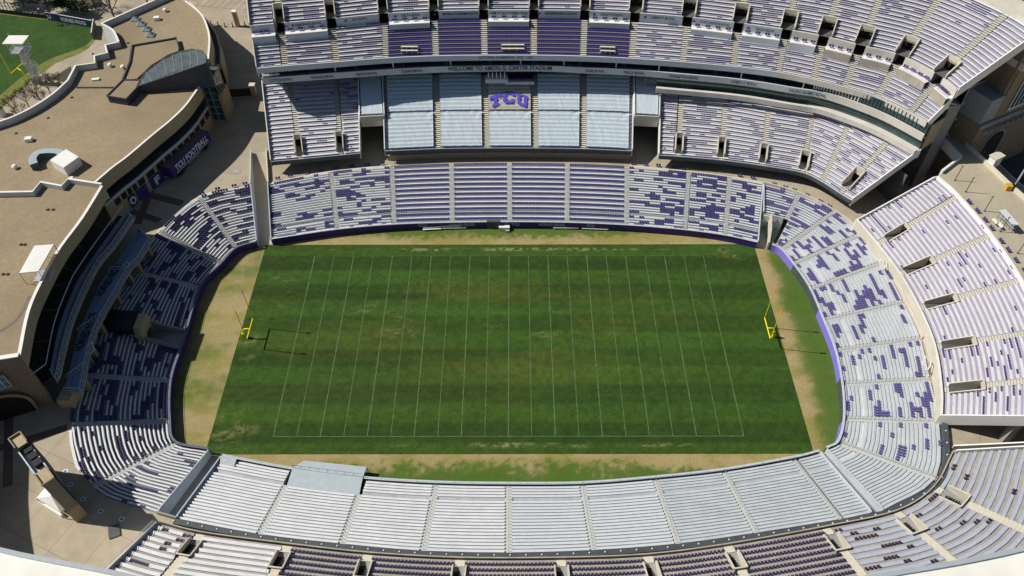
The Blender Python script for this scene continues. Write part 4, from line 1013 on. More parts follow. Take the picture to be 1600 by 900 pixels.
# ================================================================ NEAR UPPER STAND
nf = [(-58.93, -45.96),(-51.19, -47.89),(-36.38, -49.9),(-22.86, -51.43),(-7.72, -52.31),(8.67, -52.32),(22.93, -51.75),(36.42, -50.02),(53.37, -46.99),(66.19, -44.14),(74.21, -39.64),(80.27, -32.62)]
ns = []; nfs = spline(nf); N_ = len(nf)
for i, b in enumerate(nf):
    a0_, a1_ = nfs(max(i-.05, 0)), nfs(min(i+.05, N_-1)); d = (a1_-a0_).normalized(); n = Vector((d.y, -d.x)); f_ = Vector(b)
    if i == N_-1: n = Vector((.985, -.17))
    if i == 0: n = Vector((-.30, -.95)).normalized()
    if i == 1: n = Vector((-.22, -.975)).normalized()
    ln_ = 18.4; ns.append(((f_.x, f_.y, 8.0), (f_.x+n.x*ln_, f_.y+n.y*ln_, 15.5)))
NU = Stand('near_grandstand', 'upper stand along the bottom edge, dark purple chair rows between white and blue-grey bench blocks', ns, 8.0, 15.5, 16, ['W', 'W', 'P', 'P', 'P', 'P', 'P', 'P', 'M', 'M', 'M', 'M'],
      dens=[.3, .0, 0, 0, 0, 0, 0, 0, .3, .25, .22, .36], coh=.1, steps_in=True, bmats={0: BENCH, 1: BENCH}, deck=mat('deck_near', (.37, .35, .32), .85, .15, .8, stain=.3), aisle=AISLE, bench=mat('bench_bluegrey', (.42, .45, .55), .5, .08, 1.5), seat=PURPLE_D, skirt=7.0, seed=51, wide=.5, aw=.8, pitch=.6,
      portals={1: (1, 4, 1.3), 2: (1, 4, 1.3), 3: (1, 4, 1.2), 4: (1, 4, 1.2), 5: (1, 4, 1.2), 6: (1, 4, 1.2), 7: (1, 4, 1.2), 8: (1, 4, 1.4), 9: (1, 4, 1.6), 10: (1, 4, 1.7)}, pwall=CREAM, pwh=.5)
mb = MB(); P = NU.line(0, 0, None, 5); mb.wall(offset(P, .35), 7, 8.35, .2, CONC); mb.build('front_kerb', NU.t)
mb = MB(); P = [NU.pos(N_-1, t)+Vector((.2, 1.3)) for t in (0, .3, .6, 1)]; mb.wall(P, 7, [8.2, 10.4, 12.6, 15.5], .25, CREAM, WHITE); mb.build('end_ledge', NU.t)
mb = MB(); P = [NU.pos(0, t) for t in (0, .5, 1)]
for a, b, za, zb_ in ((P[0], P[1], 9, 12.8), (P[1], P[2], 12.8, 16.6)):
    for h in (0, .45): mb.bar((a.x-.35, a.y, za+h), (b.x-.35, b.y, zb_+h), .04, RAIL_L, 4)
mb.build('railing', NU.t)
# roof of the near press building: white slab with grey edge band, bowing away from the field
re = [Vector(p[:2]) for p in [(-72.87, -61.46, 40),(-61.99, -64.37, 40),(-54.33, -65.9, 40),(-47.45, -67.16, 40),(-37.11, -69.24, 40),(-21.6, -71.34, 40),(0.8, -72.23, 40),(23.18, -71.38, 40),(43.15, -67.94, 40),(54.69, -66.08, 40),(63.49, -64.32, 40),(74.19, -61.7, 40)]]
P = curve([(p.x, p.y) for p in re], 3); Q = offset(P, -16) if offset(P, -16)[len(P)//2].y < P[len(P)//2].y else offset(P, 16)
t = thing('press_building', 'white roofed press building with grey edge band closest to the camera along the bottom', 'building', (0, -75, 7))
mb = MB()
for a, b, c, d in zip(P, P[1:], Q[1:], Q): mb.poly([(*a, 40.0), (*b, 40.0), (*c, 40.0), (*d, 40.0)], ROOFW); mb.poly([(*a, 39), (*b, 39), (*c, 39), (*d, 39)], CONC_D)
mb.build('roof', t)
mb = MB(); mb.wall(P, 38.6, 40.35, .55, FASC, mtop=mat('roof_edge', (.36, .40, .44), .6, .08, .4)); mb.build('roof_edge_band', t)
mb = MB(); mb.wall(offset(P, -7) if (Q[9]-P[9]).dot(offset(P, -7)[9]-P[9]) > 0 else offset(P, 7), 7, 39, .5, BRICK); mb.build('wall', t)

# ================================================================ LEFT BUILDING
def sh(p, h): return (p[0]-.976*h, p[1]+.14*h)
rE = [Vector(p[:2]) for p in [(-87.37, 24.52, 21),(-88.02, 14.12, 21),(-89.29, 5.61, 21),(-89.42, -2.17, 21),(-88.85, -10.7, 21),(-86.29, -21.04, 21)]]
zig = [Vector(p[:2]) for p in [(-87.37, 24.52, 21),(-95.19, 26.22, 21),(-95.71, 23.92, 21),(-100.76, 25.18, 21),(-101.18, 22.08, 21),(-108.63, 21.89, 21),(-125.08, 21.93, 21)]]
sw0 = Vector((-90.36, -21.88)); s1_ = [Vector(sh(p, 14)) for p in [(-88.01, -29.58, 7),(-86.74, -34.94, 7),(-84.45, -41.0, 7),(-81.71, -46.84, 7),(-78.59, -52.36, 7)]]
south = rE+[sw0, s1_[0]]+s1_[1:]+[Vector((-150, -62)), Vector((-150, 40))]+zig[:0:-1]
bt = thing('clubhouse_building', 'large tan building with brown gravel roofs and stepped balconies at the left end', 'building', (-95, 10, 7))
mb = MB(); mb.prism([(p.x, p.y) for p in rE+[sw0]+s1_+[Vector((-150, -62)), Vector((-150, 40))]+zig[:0:-1]], 20.2, 21.0, BRICK, mtop=ROOF); mb.build('roof', bt)
# walls under it
mb = MB(); mb.wall(curve([tuple(p) for p in rE], 4), 18.7, 21.9, .6, BRICK_L, mtop=WHITE); mb.wall([rE[-1], sw0, s1_[0]]+s1_[1:], 7, 21.9, .6, BRICK, mtop=WHITE); mb.build('facade_wall', bt)
mb = MB(); mb.wall(zig, 18.0, 22.3, .5, mat('parapet_pale', (.55, .57, .58), .8, .06, .5), mtop=WHITE); mb.build('parapet', bt)
inn = offset(curve([tuple(p) for p in rE], 4), 3)
if (inn[5]-rE[1]).x > 0: inn = offset(curve([tuple(p) for p in rE], 4), -3)
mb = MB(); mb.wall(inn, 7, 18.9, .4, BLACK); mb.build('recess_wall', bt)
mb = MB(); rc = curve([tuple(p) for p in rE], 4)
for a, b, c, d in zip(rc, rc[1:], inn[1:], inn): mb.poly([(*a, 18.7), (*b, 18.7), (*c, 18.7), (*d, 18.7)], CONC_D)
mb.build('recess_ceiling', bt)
bm_ = [Vector(p[:2]) for p in [(-84.86, 24.07, 16.2),(-86.58, 14.08, 16.2),(-87.79, 5.19, 16.2),(-87.92, 1.32, 16.2),(-87.16, -8.31, 16.2),(-84.82, -18.94, 16.2)]]
uo = [Vector(p[:2]) for p in [(-83.09, 22.69, 14.8),(-84.36, 13.95, 14.8),(-85.87, 7.4, 14.8),(-85.69, -5.54, 14.8),(-84.24, -14.96, 14.8),(-83.06, -20.82, 14.8)]]
lo = [Vector(p[:2]) for p in [(-79.22, 19.21, 11.5),(-79.9, 13.34, 11.5),(-80.99, 10.31, 11.5),(-81.63, 4.12, 11.5),(-82.35, -4.47, 11.5),(-81.96, -10.91, 11.5),(-79.91, -20.96, 11.5)]]
def band(mb, A, Bb, z0, z1, m, k=16, mtop=None):
    a = spline([tuple(p) for p in A]); b = spline([tuple(p) for p in Bb]); na, nb_ = len(A)-1, len(Bb)-1
    for i in range(k):
        q = [a(na*i/k), a(na*(i+1)/k), b(nb_*(i+1)/k), b(nb_*i/k)]; mb.prism([(p.x, p.y) for p in q], z0, z1, m, mtop)
mb = MB(); band(mb, rE, bm_, 12.6, 13.0, BLACK); mb.build('recess_floor', bt)
mb = MB(); band(mb, bm_, uo, 13.2, 13.8, CONC_D, mtop=TARP_B)
band(mb, bm_, [p.lerp(q, .45) for p, q in zip(bm_, uo)], 13.8, 14.6, CONC_D, mtop=TARP_B); tu = mb.build('balcony', bt, label='upper shaded balcony')
mb = MB(); band(mb, uo, lo, 9.8, 10.4, CONC_D, mtop=TARP_B)
band(mb, uo, [uo[i].lerp(Vector(spline([tuple(p) for p in lo])(6*i/5)), .3) for i in range(6)], 10.4, 10.55, CONC_D, mtop=TARP_B); tl = mb.build('balcony', bt, label='lower shaded balcony with lettering on its floor')
mb = MB()
for a, b in zip(curve([tuple(p) for p in bm_], 4), curve([tuple(p) for p in bm_], 4)[1:]): mb.bar((*a, 16.4), (*b, 16.4), .11, RAIL_L, 5)
e_ = bm_[-1]; f_ = rE[-1]; mb.bar((*e_, 16.4), (*f_, 16.4), .11, RAIL_L, 5)
for i in range(0, 21, 1):
    p = spline([tuple(x) for x in bm_])(5*i/20); q = spline([tuple(x) for x in rE])(5*i/20)
    if i % 3 == 0: mb.bar((*p, 16.4), (*q, 18.9), .05, RAIL, 4)
mb.build('canopy_frame', bt)
def glassrail(L_, z, name, parent, closeA=None, closeB=None):
    c = curve([tuple(p) for p in L_], 5)
    if closeA is not None: c = [closeA]+c
    if closeB is not None: c = c+[closeB]
    mb = MB(); mb.wall(c, z-.5, z+.15, .5, CONC_G)
    for a, b in zip(c, c[1:]):
        n_ = max(1, int((b-a).length/1.6))
        mb.bar((*a, z+1.15), (*b, z+1.15), .06, RAIL_L, 4); mb.bar((*a, z+.25), (*b, z+.25), .05, RAIL_L, 4)
        for k in range(n_): q = a.lerp(b, k/n_); mb.bar((*q, z), (*q, z+1.15), .05, RAIL_L, 4)
    return mb.build(name, parent)
glassrail(uo, 13.8, 'railing', tu, bm_[0], bm_[-1]); glassrail(lo, 10.4, 'railing', tl, uo[0], uo[-1])
for k in (.33, .62, .9):
    p = spline([tuple(x) for x in uo])(5*k); q = spline([tuple(x) for x in lo])(6*k); mb = MB()
    mb.bar((*p, 11.5), (*q, 11.5), .06, RAIL_L, 4); mb.bar((*p, 10.6), (*q, 10.6), .05, RAIL_L, 4)
    for j in range(8): x = p.lerp(q, j/7); mb.bar((*x, 10.4), (*x, 11.5), .04, RAIL_L, 4)
    mb.build('divider_rail', tl)
for k in range(7):
    q = spline([tuple(x) for x in lo])(.3+k*.9); q2 = spline([tuple(x) for x in uo])((.3+k*.9)*5/6); q = q.lerp(q2, .12); mb = MB(); mb.box((q.x, q.y, 7), .9, .9, 2.8, BRICK); mb.build('column', tl)
for c, wd in (((-84.79, 7.27, 10.6), 9.0), ((-84.61, -6.69, 10.6), 9.6)):
    c = Vector(c[:2]); d = Vector(((-83.95, 12.87)))-Vector((-85.6, 1.91)) if c.y > 1.39 else Vector((-84.83, -1.02))-Vector((-84.52, -12.1))
    d.normalize(); n = Vector((-d.y, d.x)); s_ = c-n*1.3
    text_mb('HORNED FROGS', lambda s, h, s_=s_, d=d, n=n: ((s_+d*s+n*h).x, (s_+d*s+n*h).y, 10.62), BLACK, 1.7, wd, bold=.02).build('lettering', tl)
# white posts of the bench railing gates ('white framed diamonds' over the stand)
for k, p in enumerate([(-82.16, 11.25, 9.5),(-82.11, -10.65, 9.5)]+[(81.32, 13.19, 8.5),(81.44, -13.59, 8.5)]):
    mb = MB(); c = Vector(p); s_ = 1.25
    q = [c+Vector((0, -s_, 0)), c+Vector((s_*.7, 0, .6)), c+Vector((0, s_, 1.2)), c+Vector((-s_*.7, 0, .6))]
    for i in range(4): mb.bar(q[i], q[(i+1) % 4], .12, WHITE, 4)
    mb.bar((c.x, c.y-s_, 6.8), (c.x, c.y-s_, c.z), .07, STEEL, 5)
    mb.build('speaker_frame', label=['white diamond frame by the upper shaded balcony corner', 'white diamond frame by the lower shaded balcony edge', 'white diamond frame at the upper edge of the right lower stand', 'white diamond frame halfway down the right lower stand edge'][k], cat='frame', group='white diamond frames over the bowl')
# south facade: arch and windows
fd = (s1_[0]-rE[-1]); Lf = fd.length; fd.normalize(); fn = Vector((-fd.y, fd.x))
if fn.y > 0: fn = -fn
def sp(s, z, out=.4): p = rE[-1]+fd*s+fn*out; return (p.x, p.y, z)
mb = MB(); r_ = 5.6; s0_, s1b = 3.0, 3.0+2*r_
pts = [(s0_, 7), (s0_, 10.0)]+[((s0_+s1b)/2-r_*math.cos(math.pi*i/12), 10.0+3.8*math.sin(math.pi*i/12)) for i in range(1, 12)]+[(s1b, 10.0), (s1b, 7)]
mb.poly([sp(a, b, .42) for a, b in pts], BLACK); mb.build('arch_opening', bt)
mb = MB()
for i in range(len(pts)-1): a, b = pts[i], pts[i+1]; mb.bar(sp(a[0], a[1], .5), sp(b[0], b[1], .5), .28, BRICK_L, 4)
mb.build('arch_moulding', bt)
mb = MB(); mb.poly([sp(4, 15.4, .42), sp(10, 15.4, .42), sp(10, 18.6, .42), sp(4, 18.6, .42)], GLASS_B)
for k in range(7): mb.bar(sp(4+k, 15.4, .5), sp(4+k, 18.6, .5), .1 if k != 3 else .35, FASC, 4)
for z_ in (15.4, 17, 18.6): mb.bar(sp(4, z_, .5), sp(10, z_, .5), .1, FASC, 4)
mb.build('window', bt)
mb = MB()
q_ = Vector((-81.86, -22.68)); mb.prism([(q_.x-2.4, q_.y), (q_.x, q_.y), (q_.x+.2, q_.y+5.0), (q_.x-2.2, q_.y+5.0)], 7, 10.0, BRICK_L); mb.build('pylon', bt)
mb = MB(); mb.wall([rE[-1], sw0], 21.9, 22.1, .9, WHITE); mb.build('coping', bt)

# ---- north wing
nE = [Vector(p[:2]) for p in [(-91.76, 28.25, 18.5),(-89.49, 33.72, 18.5),(-87.34, 37.8, 18.5),(-83.91, 45.86, 18.5),(-81.32, 51.59, 18.5),(-79.33, 57.82, 18.5),(-78.17, 66.01, 18.5)]]
nO = [Vector(p[:2]) for p in [(-79.14, 77.99, 18.5),(-81.2, 87.38, 18.5),(-83.38, 93.63, 18.5),(-87.12, 101.01, 18.5),(-93.59, 108.38, 18.5),(-100.52, 114.36, 18.5)]]
nW = [Vector(p[:2]) for p in [(-98.04, 110.97, 18.5),(-112.36, 94.08, 18.5),(-107.93, 90.41, 18.5),(-104.43, 84.59, 18.5),(-107.51, 83.03, 18.5),(-105.73, 79.3, 18.5),(-108.59, 77.79, 18.5),(-107.26, 74.48, 18.5),(-111.84, 73.31, 18.5),(-111.36, 66.68, 18.5),(-112.86, 60.88, 18.5),(-115.5, 55.56, 18.5),(-118.79, 51.44, 18.5),(-121.67, 49.18, 18.5),(-128.36, 43.8, 18.5),(-131.86, 32.72, 18.5)]]
nt_ = thing('clubhouse_wing', 'curved tan wing with brown gravel roof, skylights and slate tower left of the far stands', 'building', (nE[2].x, nE[2].y, 7))
mb = MB(); mb.prism([(p.x, p.y) for p in nE+nO+nW+zig[::-1][:-1]], 17.8, 18.5, BRICK_L, mtop=ROOF); mb.build('roof', nt_)
PAR = mat('parapet_pale', (.55, .57, .58))
ne = curve([tuple(p) for p in nE], 4)
mb = MB(); mb.wall(ne, 15.6, 19.1, .5, BRICK_L, mtop=WHITE); mb.wall(curve([tuple(p) for p in nO[:5]], 4), 7, 19.1, .5, BRICK_L, mtop=WHITE); mb.build('facade_wall', nt_)
mb = MB(); mb.wall(nW[:2], 7, 20.2, .5, PAR, mtop=WHITE); mb.wall(curve([tuple(p) for p in nW[1:4]], 3), 7, 20.2, .5, PAR, mtop=WHITE); mb.wall(nW[3:10], 7, 20.2, .5, PAR, mtop=WHITE); mb.wall(curve([tuple(p) for p in nW[9:]], 3), 7, 20.2, .5, PAR, mtop=WHITE); mb.build('parapet', nt_)
def side(P, d):
    a = offset(P, d); return a
sg = -1 if offset(ne, -1)[8].x > ne[8].x else 1     # sg: outward side
ri = side(ne, -sg*2.5); mb = MB(); mb.wall(ri, 12, 17.8, .3, BLACK); deckstrip(ne, *( (0, -sg*2.5) if -sg*2.5 > 0 else (-sg*2.5, 0)), 12.6, CONC_D, .4, mb); mb.build('recess', nt_)
mb = MB(); mb.wall(side(ne, sg*.1), 12.3, 12.9, .35, RAIL_L); mb.build('ledge', nt_)
mb = MB(); mb.wall(side(ne, sg*.0), 7, 12.3, .5, BRICK_L); mb.build('facade_wall', nt_)
mb = MB()
for i in range(1, 16):
    f = spline([tuple(p) for p in nE]); a, b = f(6*(i+.12)/16), f(6*(i+.82)/16); d = (b-a).normalized(); n = Vector((d.y, -d.x))
    if (a+n).x < a.x: n = -n
    mb.prism([a+n*.2, b+n*.2, b+n*.34, a+n*.34], 10.4, 12.0, BLACK)
mb.build('window', nt_)
for ch, (u0, u1) in (('O', (1.0, 1.45)), ('', (1.6, 2.15)), ('F', (2.3, 2.75))):
    f = spline([tuple(p) for p in nE]); a, b = f(u0), f(u1); d = (b-a).normalized(); n = Vector((d.y, -d.x))
    if (a+n).x < a.x: n = -n
    mb = MB(); mb.prism([a+n*.35, b+n*.35, b+n*.5, a+n*.5], 7.2, 10.2, PAD)
    o = mb.build('banner', nt_)
    mid = a.lerp(b, .5)+n*.56
    if ch: text_mb(ch, lambda s, h, mid=mid, d=d: (mid.x+d.x*s, mid.y+d.y*s, 7.6+h), LETW, 2.2, 1.8, bold=.05).build('lettering', o)
# outer lower canopy of the wing
ou = [Vector(p[:2]) for p in [(-80.23, 82.47, 14.5),(-78.22, 82.77, 14.5),(-80.37, 90.75, 14.5),(-83.27, 98.12, 14.5),(-87.07, 104.39, 14.5),(-92.05, 111.29, 14.5),(-95.94, 116.54, 14.5)]]
mb = MB(); mb.prism([(p.x, p.y) for p in ou+nO[4::-1]], 13.2, 13.6, CONC_D, mtop=PAVE); mb.wall(ou, 13, 14.5, .4, BRICK_L, mtop=CREAM); mb.wall(curve([tuple(p) for p in ou[1:]], 3), 7, 13.2, .3, BRICK_L); mb.build('lower_canopy', nt_)
# slate tower with sloping metal roof
tw = [(-92.59, 63.22, 20.6),(-91.6, 67.01, 21.8),(-88.08, 70.41, 23.3),(0, 0, 0),(-84.03, 71.82, 24.6),(-79.71, 71.95, 25.6),(-76.61, 70.41, 26),(-74.74, 67.5, 26),(-74.59, 65.86, 25.6),(-83.67, 64.73, 22.9)]
tw = [p for p in tw if p != (0, 0, 0)]
t = thing('slate_tower', 'dark slate roof tower with curved sloping blue-grey metal roof on the wing', 'tower', (tw[5][0], tw[5][1], 18.5))
mb = MB(); mb.prism(tw, 18.4, [p[2] for p in tw], SLATE, mtop=METALROOF); mb.build('wall', t); slate_ = t
mb = MB()
for a, b in zip(tw, tw[1:]+tw[:1]): mb.bar(a, b, .22, METALROOF, 5)
mb.build('roof_edge', t)
A, Bq = [(-78.56, 68.03, 7),(-75.25, 67.74, 7)]; A = Vector(A[:2]); Bq = Vector(Bq[:2]); d = (Bq-A)
t = thing('stair_tower', 'glazed stair tower with steel grid at the end of the curved wing', 'tower', (A.x, A.y, 7))
C_ = Bq+Vector((.3, 5)); D_ = A+Vector((-.3, 5))
mb = MB(); mb.prism([A, Bq, C_, D_], 7, 20.0, GLASS, mtop=METALROOF); mb.build('glass', t)
mb = MB()
for k in range(7):
    z_ = 7+k*2.1
    for p, q in ((A, Bq), (Bq, C_)): mb.bar((*p, z_), (*q, z_), .13, STEEL, 4)
for p, q in ((A, Bq), (Bq, C_)):
    for s_ in (0, .5, 1): x = p.lerp(q, s_); mb.bar((*x, 7), (*x, 20), .15, STEEL, 4)
mb.build('steel_frame', t)
mb = MB(); mb.prism([Bq+Vector((.1, -.2)), Bq+Vector((1.0, -.2)), C_+Vector((1.0, 0)), C_+Vector((.1, 0))], 7, 15, BRICK_L); mb.build('brick_wing', t)
# raised roof block, dark box, seam
rb = [(-100.73, 83.73, 19.4),(-89.98, 87.52, 19.4),(-87.68, 81.8, 19.4),(-90.12, 79.64, 19.4),(-93.04, 74.81, 19.4),(-94.76, 68.69, 19.4),(-98.07, 67.84, 19.4),(-98.83, 75.73, 19.4)]
mb = MB(); mb.prism(rb, 18.4, 19.3, SLATE, mtop=ROOF2); P = [Vector(p[:2]) for p in rb[:3]]; mb.wall(P, 19.3, 19.75, .4, SLATE); mb.wall([Vector(p[:2]) for p in [rb[0], rb[7], rb[6]]], 19.3, 19.75, .4, SLATE); mb.build('raised_roof', nt_)  # dark slate edge stands in for the parapet's shadow
bx_ = [(-98.87, 59.44, 20.4),(-97.2, 66.33, 20.4),(-93.16, 66.31, 20.4),(-92.22, 64.35, 20.4),(-93.7, 58.09, 20.4)]
mb = MB(); mb.prism(bx_, 18.45, 20.3, SLATE, mtop=ROOF2); mb.wall([Vector(p[:2]) for p in bx_]+[Vector(bx_[0][:2])], 20.3, 20.6, .3, SLATE); mb.build('roof_penthouse', nt_)
a, b = [(-109.32, 65.68, 18.6),(-99.91, 65.65, 18.6)]; mb = MB(); mb.wall([Vector(a[:2]), Vector(b[:2])], 18.5, 18.8, .3, SLATE); mb.build('roof_seam', nt_)
# rooftop items
for k, p in enumerate([(-104.9, 98.64, 18.6),(-102.48, 96.06, 18.6),(-100.12, 93.36, 18.6),(-98.15, 90.37, 18.6)]):
    t = thing('skylight', 'small pyramid skylight on the brown wing roof, number %d of four from the top' % (k+1), 'skylight', p, 'pyramid skylights in a row on the wing roof')
    mb = MB(); mb.box((p[0], p[1], 18.5), 2.0, 2.0, .45, FASC); mb.build('curb', t)
    mb = MB(); s_ = .95; q = [(p[0]-s_, p[1]-s_, 18.95), (p[0]+s_, p[1]-s_, 18.95), (p[0]+s_, p[1]+s_, 18.95), (p[0]-s_, p[1]+s_, 18.95)]; ap = (p[0], p[1], 19.75)
    for i in range(4): mb.poly([q[i], q[(i+1) % 4], ap], GLASS_B)
    mb.build('glass', t)
vents = [(-98.91, 98.78, 18.9),(-97.91, 103.33, 18.9),(-104.06, 75.33, 18.9),(-100.42, 74.43, 18.9),(-105.74, 69.19, 18.9),(-112.56, 44.2, 18.9),(-111.65, 34.19, 18.9),(-97.05, 29.96, 18.9)]
vn_ = ['white box vent beside the pyramid skylights', 'tiny white vent near the top of the wing roof', 'round white vent left of the slate tower', 'small white vent just left of the raised roof', 'flat white hatch near the zigzag parapet', 'square white vent on the wide brown roof', 'white vent left of the curved air duct', 'white vent by the stepped parapet corner']
for k, p in enumerate(vents):
    mb = MB(); z_ = 18.5
    if k in (0, 4, 5): mb.box((p[0], p[1], z_), 1.5 if k != 4 else 1.8, 1.2 if k != 4 else .9, .9 if k != 4 else .4, WHITE, .2)
    else: mb.bar((p[0], p[1], z_), (p[0], p[1], z_+.7), .4, WHITE, 8); mb.bar((p[0], p[1], z_+.7), (p[0], p[1], z_+.95), .65, WHITE, 8, .4)
    mb.build('roof_vent', label=vn_[k], cat='vent', group='white roof vents')
for k, p in enumerate([(-98.69, 21.06, 18.6),(-97.59, 21.06, 18.6),(-100.08, 10.75, 18.6),(-99.29, 10.75, 18.6),(-100.18, 2.62, 18.6),(-99.28, 2.62, 18.6),(-109.07, 61.54, 18.6),(-111.66, 53.07, 18.6),(-116.9, 47.05, 18.6),(-110.81, 81.31, 18.6),(-103.17, 86.65, 18.6)]):
    zz = 21.0 if k < 6 else 18.5
    if k < 6: p = (p[0]+2.0, p[1]-3.4, 0)
    mb = MB(); mb.bar((p[0], p[1], zz), (p[0], p[1], zz+.12), .35, BLACK, 8); mb.build('roof_drain', bt if k < 6 else nt_)
# seams of the metal roof
mb = MB(); lo_, hi_ = tw[0], tw[6]
for k in range(1, 9):
    f_ = k/9; a = Vector(tw[0]).lerp(Vector(tw[7]), f_); j = f_*5; i0 = int(j); b = Vector(tw[i0]).lerp(Vector(tw[i0+1]), j-i0); mb.bar(a+Vector((0, 0, .12)), b+Vector((0, 0, .12)), .06, STEEL, 4)
mb.build('roof_seam', slate_)
# big air handler with curved duct
a = (-101.05, 34.42, 18.5); b = (-99.3, 37.14, 18.5); a = Vector(a[:2]); b = Vector(b[:2])
q = [Vector(p[:2]) for p in [(-102.81, 34.2, 20.9),(-98.78, 31.52, 20.9),(-96.75, 35.31, 20.9),(-100.68, 38.07, 20.9)]]
t = thing('air_handler', 'large white air handling box with curved grey duct on the brown roof', 'air handler', (q[0].x, q[0].y, 18.5))
mb = MB(); mb.prism(q, 18.5, 20.9, WHITE); mb.build('housing', t)
dp = [Vector(p) for p in [(-106.63, 33.8, 19.4),(-107.65, 35.6, 19.4),(-107.46, 37.66, 19.4),(-105.97, 38.35, 19.4),(-103.33, 38.34, 19.4),(-101.89, 37.65, 19.4)]]
mb = MB(); c = [Vector((p.x, p.y)) for p in dp]; mb.wall(curve([tuple(x) for x in c], 3), 18.6, 20.2, 1.7, METALROOF, mtop=GLASS_B if 0 else mat('duct', (.36, .42, .46), .4, .1, 1)); mb.build('duct', t)
# white canopy on the south roof
q = [(-92.68, 4.08, 24),(-89.05, 4.43, 24),(-89.19, -2.76, 24),(-92.63, -3.25, 24)]
t = thing('roof_canopy', 'white flat canopy on posts at the edge of the brown roof', 'canopy', (q[0][0], q[0][1], 21))
mb = MB(); mb.prism(q, 23.85, 24.05, WHITE); mb.build('canopy_roof', t)
for p in q: mb = MB(); mb.bar((p[0], p[1], 21), (p[0], p[1], 23.9), .07, STEEL, 5); mb.build('post', t)
mb = MB(); cx = sum(p[0] for p in q)/4; cy = sum(p[1] for p in q)/4
mb.box((cx+1, cy-2, 21), 3, 3, .3, STEEL)
for k in range(10): a_ = k/10*2*math.pi; mb.bar((cx+1+1.7*math.cos(a_), cy-3+1.7*math.sin(a_), 21), (cx+1+1.7*math.cos(a_), cy-3+1.7*math.sin(a_), 22.2), .04, RAIL_L, 4)
mb.build('platform', t)
# dark seam on the south roof
mb = MB(); p = [(-90.71, -6.28, 21.01),(-90.54, -9.93, 21.01),(-90.87, -12.55, 21.01),(-92.67, -14.96, 21.01)]; P = curve([(x[0], x[1]) for x in p], 3); 
for a, b in zip(P, P[1:]):
    d = (b-a).normalized(); n = Vector((-d.y, d.x))*.35; mb.poly([(*(a-n), 21.006), (*(b-n), 21.006), (*(b+n), 21.006), (*(a+n), 21.006)], mat('roof_patch', (.17, .14, .12), .9, .2, 1))
mb.build('roof_patch', bt)

# ================================================================ TRAILER, GATE, SCOREBOARD
A, Bq = [(-81.62, 42.94, 8),(-76.33, 57.71, 8)]; A = Vector(A[:2]); Bq = Vector(Bq[:2]); d = (Bq-A).normalized(); n = Vector((-d.y, d.x)); W_ = n*2.9
t = thing('equipment_trailer', 'long dark purple team trailer with white lettering parked by the curved wing', 'trailer', (A.x, A.y, 7))
mb = MB(); mb.prism([A, Bq, Bq+W_, A+W_], 8.1, 11.1, PAD, mtop=mat('trailer_roof', (.13, .10, .12), .5, .1, .5)); bd = mb.build('body', t)
L_ = (Bq-A).length
text_mb('TCU FOOTBALL', lambda s, h: ((A+d*(L_*.52+s)-n*.04).x, (A+d*(L_*.52+s)-n*.04).y, 8.95+h), LETW, 1.75, L_*.84, bold=.03).build('lettering', bd)
mb = MB(); mb.prism([A+d*1.5-n*.03, Bq-d*.8-n*.03, Bq-d*.8-n*.01, A+d*1.5-n*.01], 8.45, 8.65, LETW); mb.build('stripe', bd)
for s_ in (L_*.16, L_*.23, L_*.86):
    for w_ in (.25, 2.65):
        mb = MB(); c = A+d*s_+n*w_; mb.bar((*(c-n*.25), 7.5), (*(c+n*.25), 7.5), .5, BLACK, 12); mb.build('wheel', t)
mb = MB(); c = A+d*(L_*.4)-n*.01; mb.prism([c+n*.2, c+d*5+n*.2, c+d*5+n*2.6, c+n*2.6], 7.5, 8.1, STEEL); mb.build('undercarriage', t)
# gate
g = [(-77.43, 78.19, 7),(-74.09, 78.18, 7),(-70.7, 78.77, 7)]; 
t = thing('iron_gate', 'dark double gate between stone pillars in the passage left of the far stands', 'gate', g[1])
for a, b in ((g[0], g[1]), (g[1], g[2])):
    mb = MB(); mb.wall([Vector(a[:2]), Vector(b[:2])], 7.2, 9.6, .12, mat('gate_brown', (.06, .04, .04), .7)); mb.build('leaf', t)
for p in (g[0], (g[2][0]+.8, g[2][1])):
    mb = MB(); mb.box((p[0], p[1], 7), 1.3, 1.3, 3.4, BRICK_L); mb.box((p[0], p[1], 10.4), 1.6, 1.6, .35, CREAM); mb.build('pillar', t)
p = (-83.03, 115.29, 7); mb = MB(); mb.box((p[0], p[1], 7), 1.1, 1.1, 4.6, BRICK_L); mb.box((p[0], p[1], 11.6), 1.4, 1.4, .5, WHITE); mb.build('stone_pillar', label='single tan stone pillar with white cap on the plaza among low posts', cat='pillar')
for k, p in enumerate([(-91.55, 116.44, 7),(-89.2, 115.69, 7),(-86.86, 114.94, 7),(-84.51, 114.93, 7),(-80.96, 115.66, 7)]):
    mb = MB(); mb.bar((p[0], p[1], 7), (p[0], p[1], 8.3), .16, RAIL, 8); mb.box((p[0], p[1], 7), .6, .6, .12, RAIL); mb.build('bollard', label='dark bollard on the far plaza, number %d from the left' % (k+1), cat='bollard', group='bollards on the far plaza')
# parking lines far left top
mb = MB(); RL = mat('red_line', (.32, .14, .10), .8)
pk = [(-99.47, 127.66, 7.006),(-81.13, 124.44, 7.006),(-98.2, 132.91, 7.006),(-80.73, 129.99, 7.006)]
for k in range(9):
    f0 = Vector(pk[0]).lerp(Vector(pk[1]), k/8); f1 = Vector(pk[2]).lerp(Vector(pk[3]), k/8)+Vector((2, 3, 0)); mb.poly([f0, f0+Vector((.25, 0, 0)), f1+Vector((.25, 0, 0)), f1], RL)
a, b = Vector(pk[0]), Vector(pk[1]); mb.poly([a, b, b+Vector((0, .25, 0)), a+Vector((0, .25, 0))], RL)
mb.build('parking_lines', kind='structure')
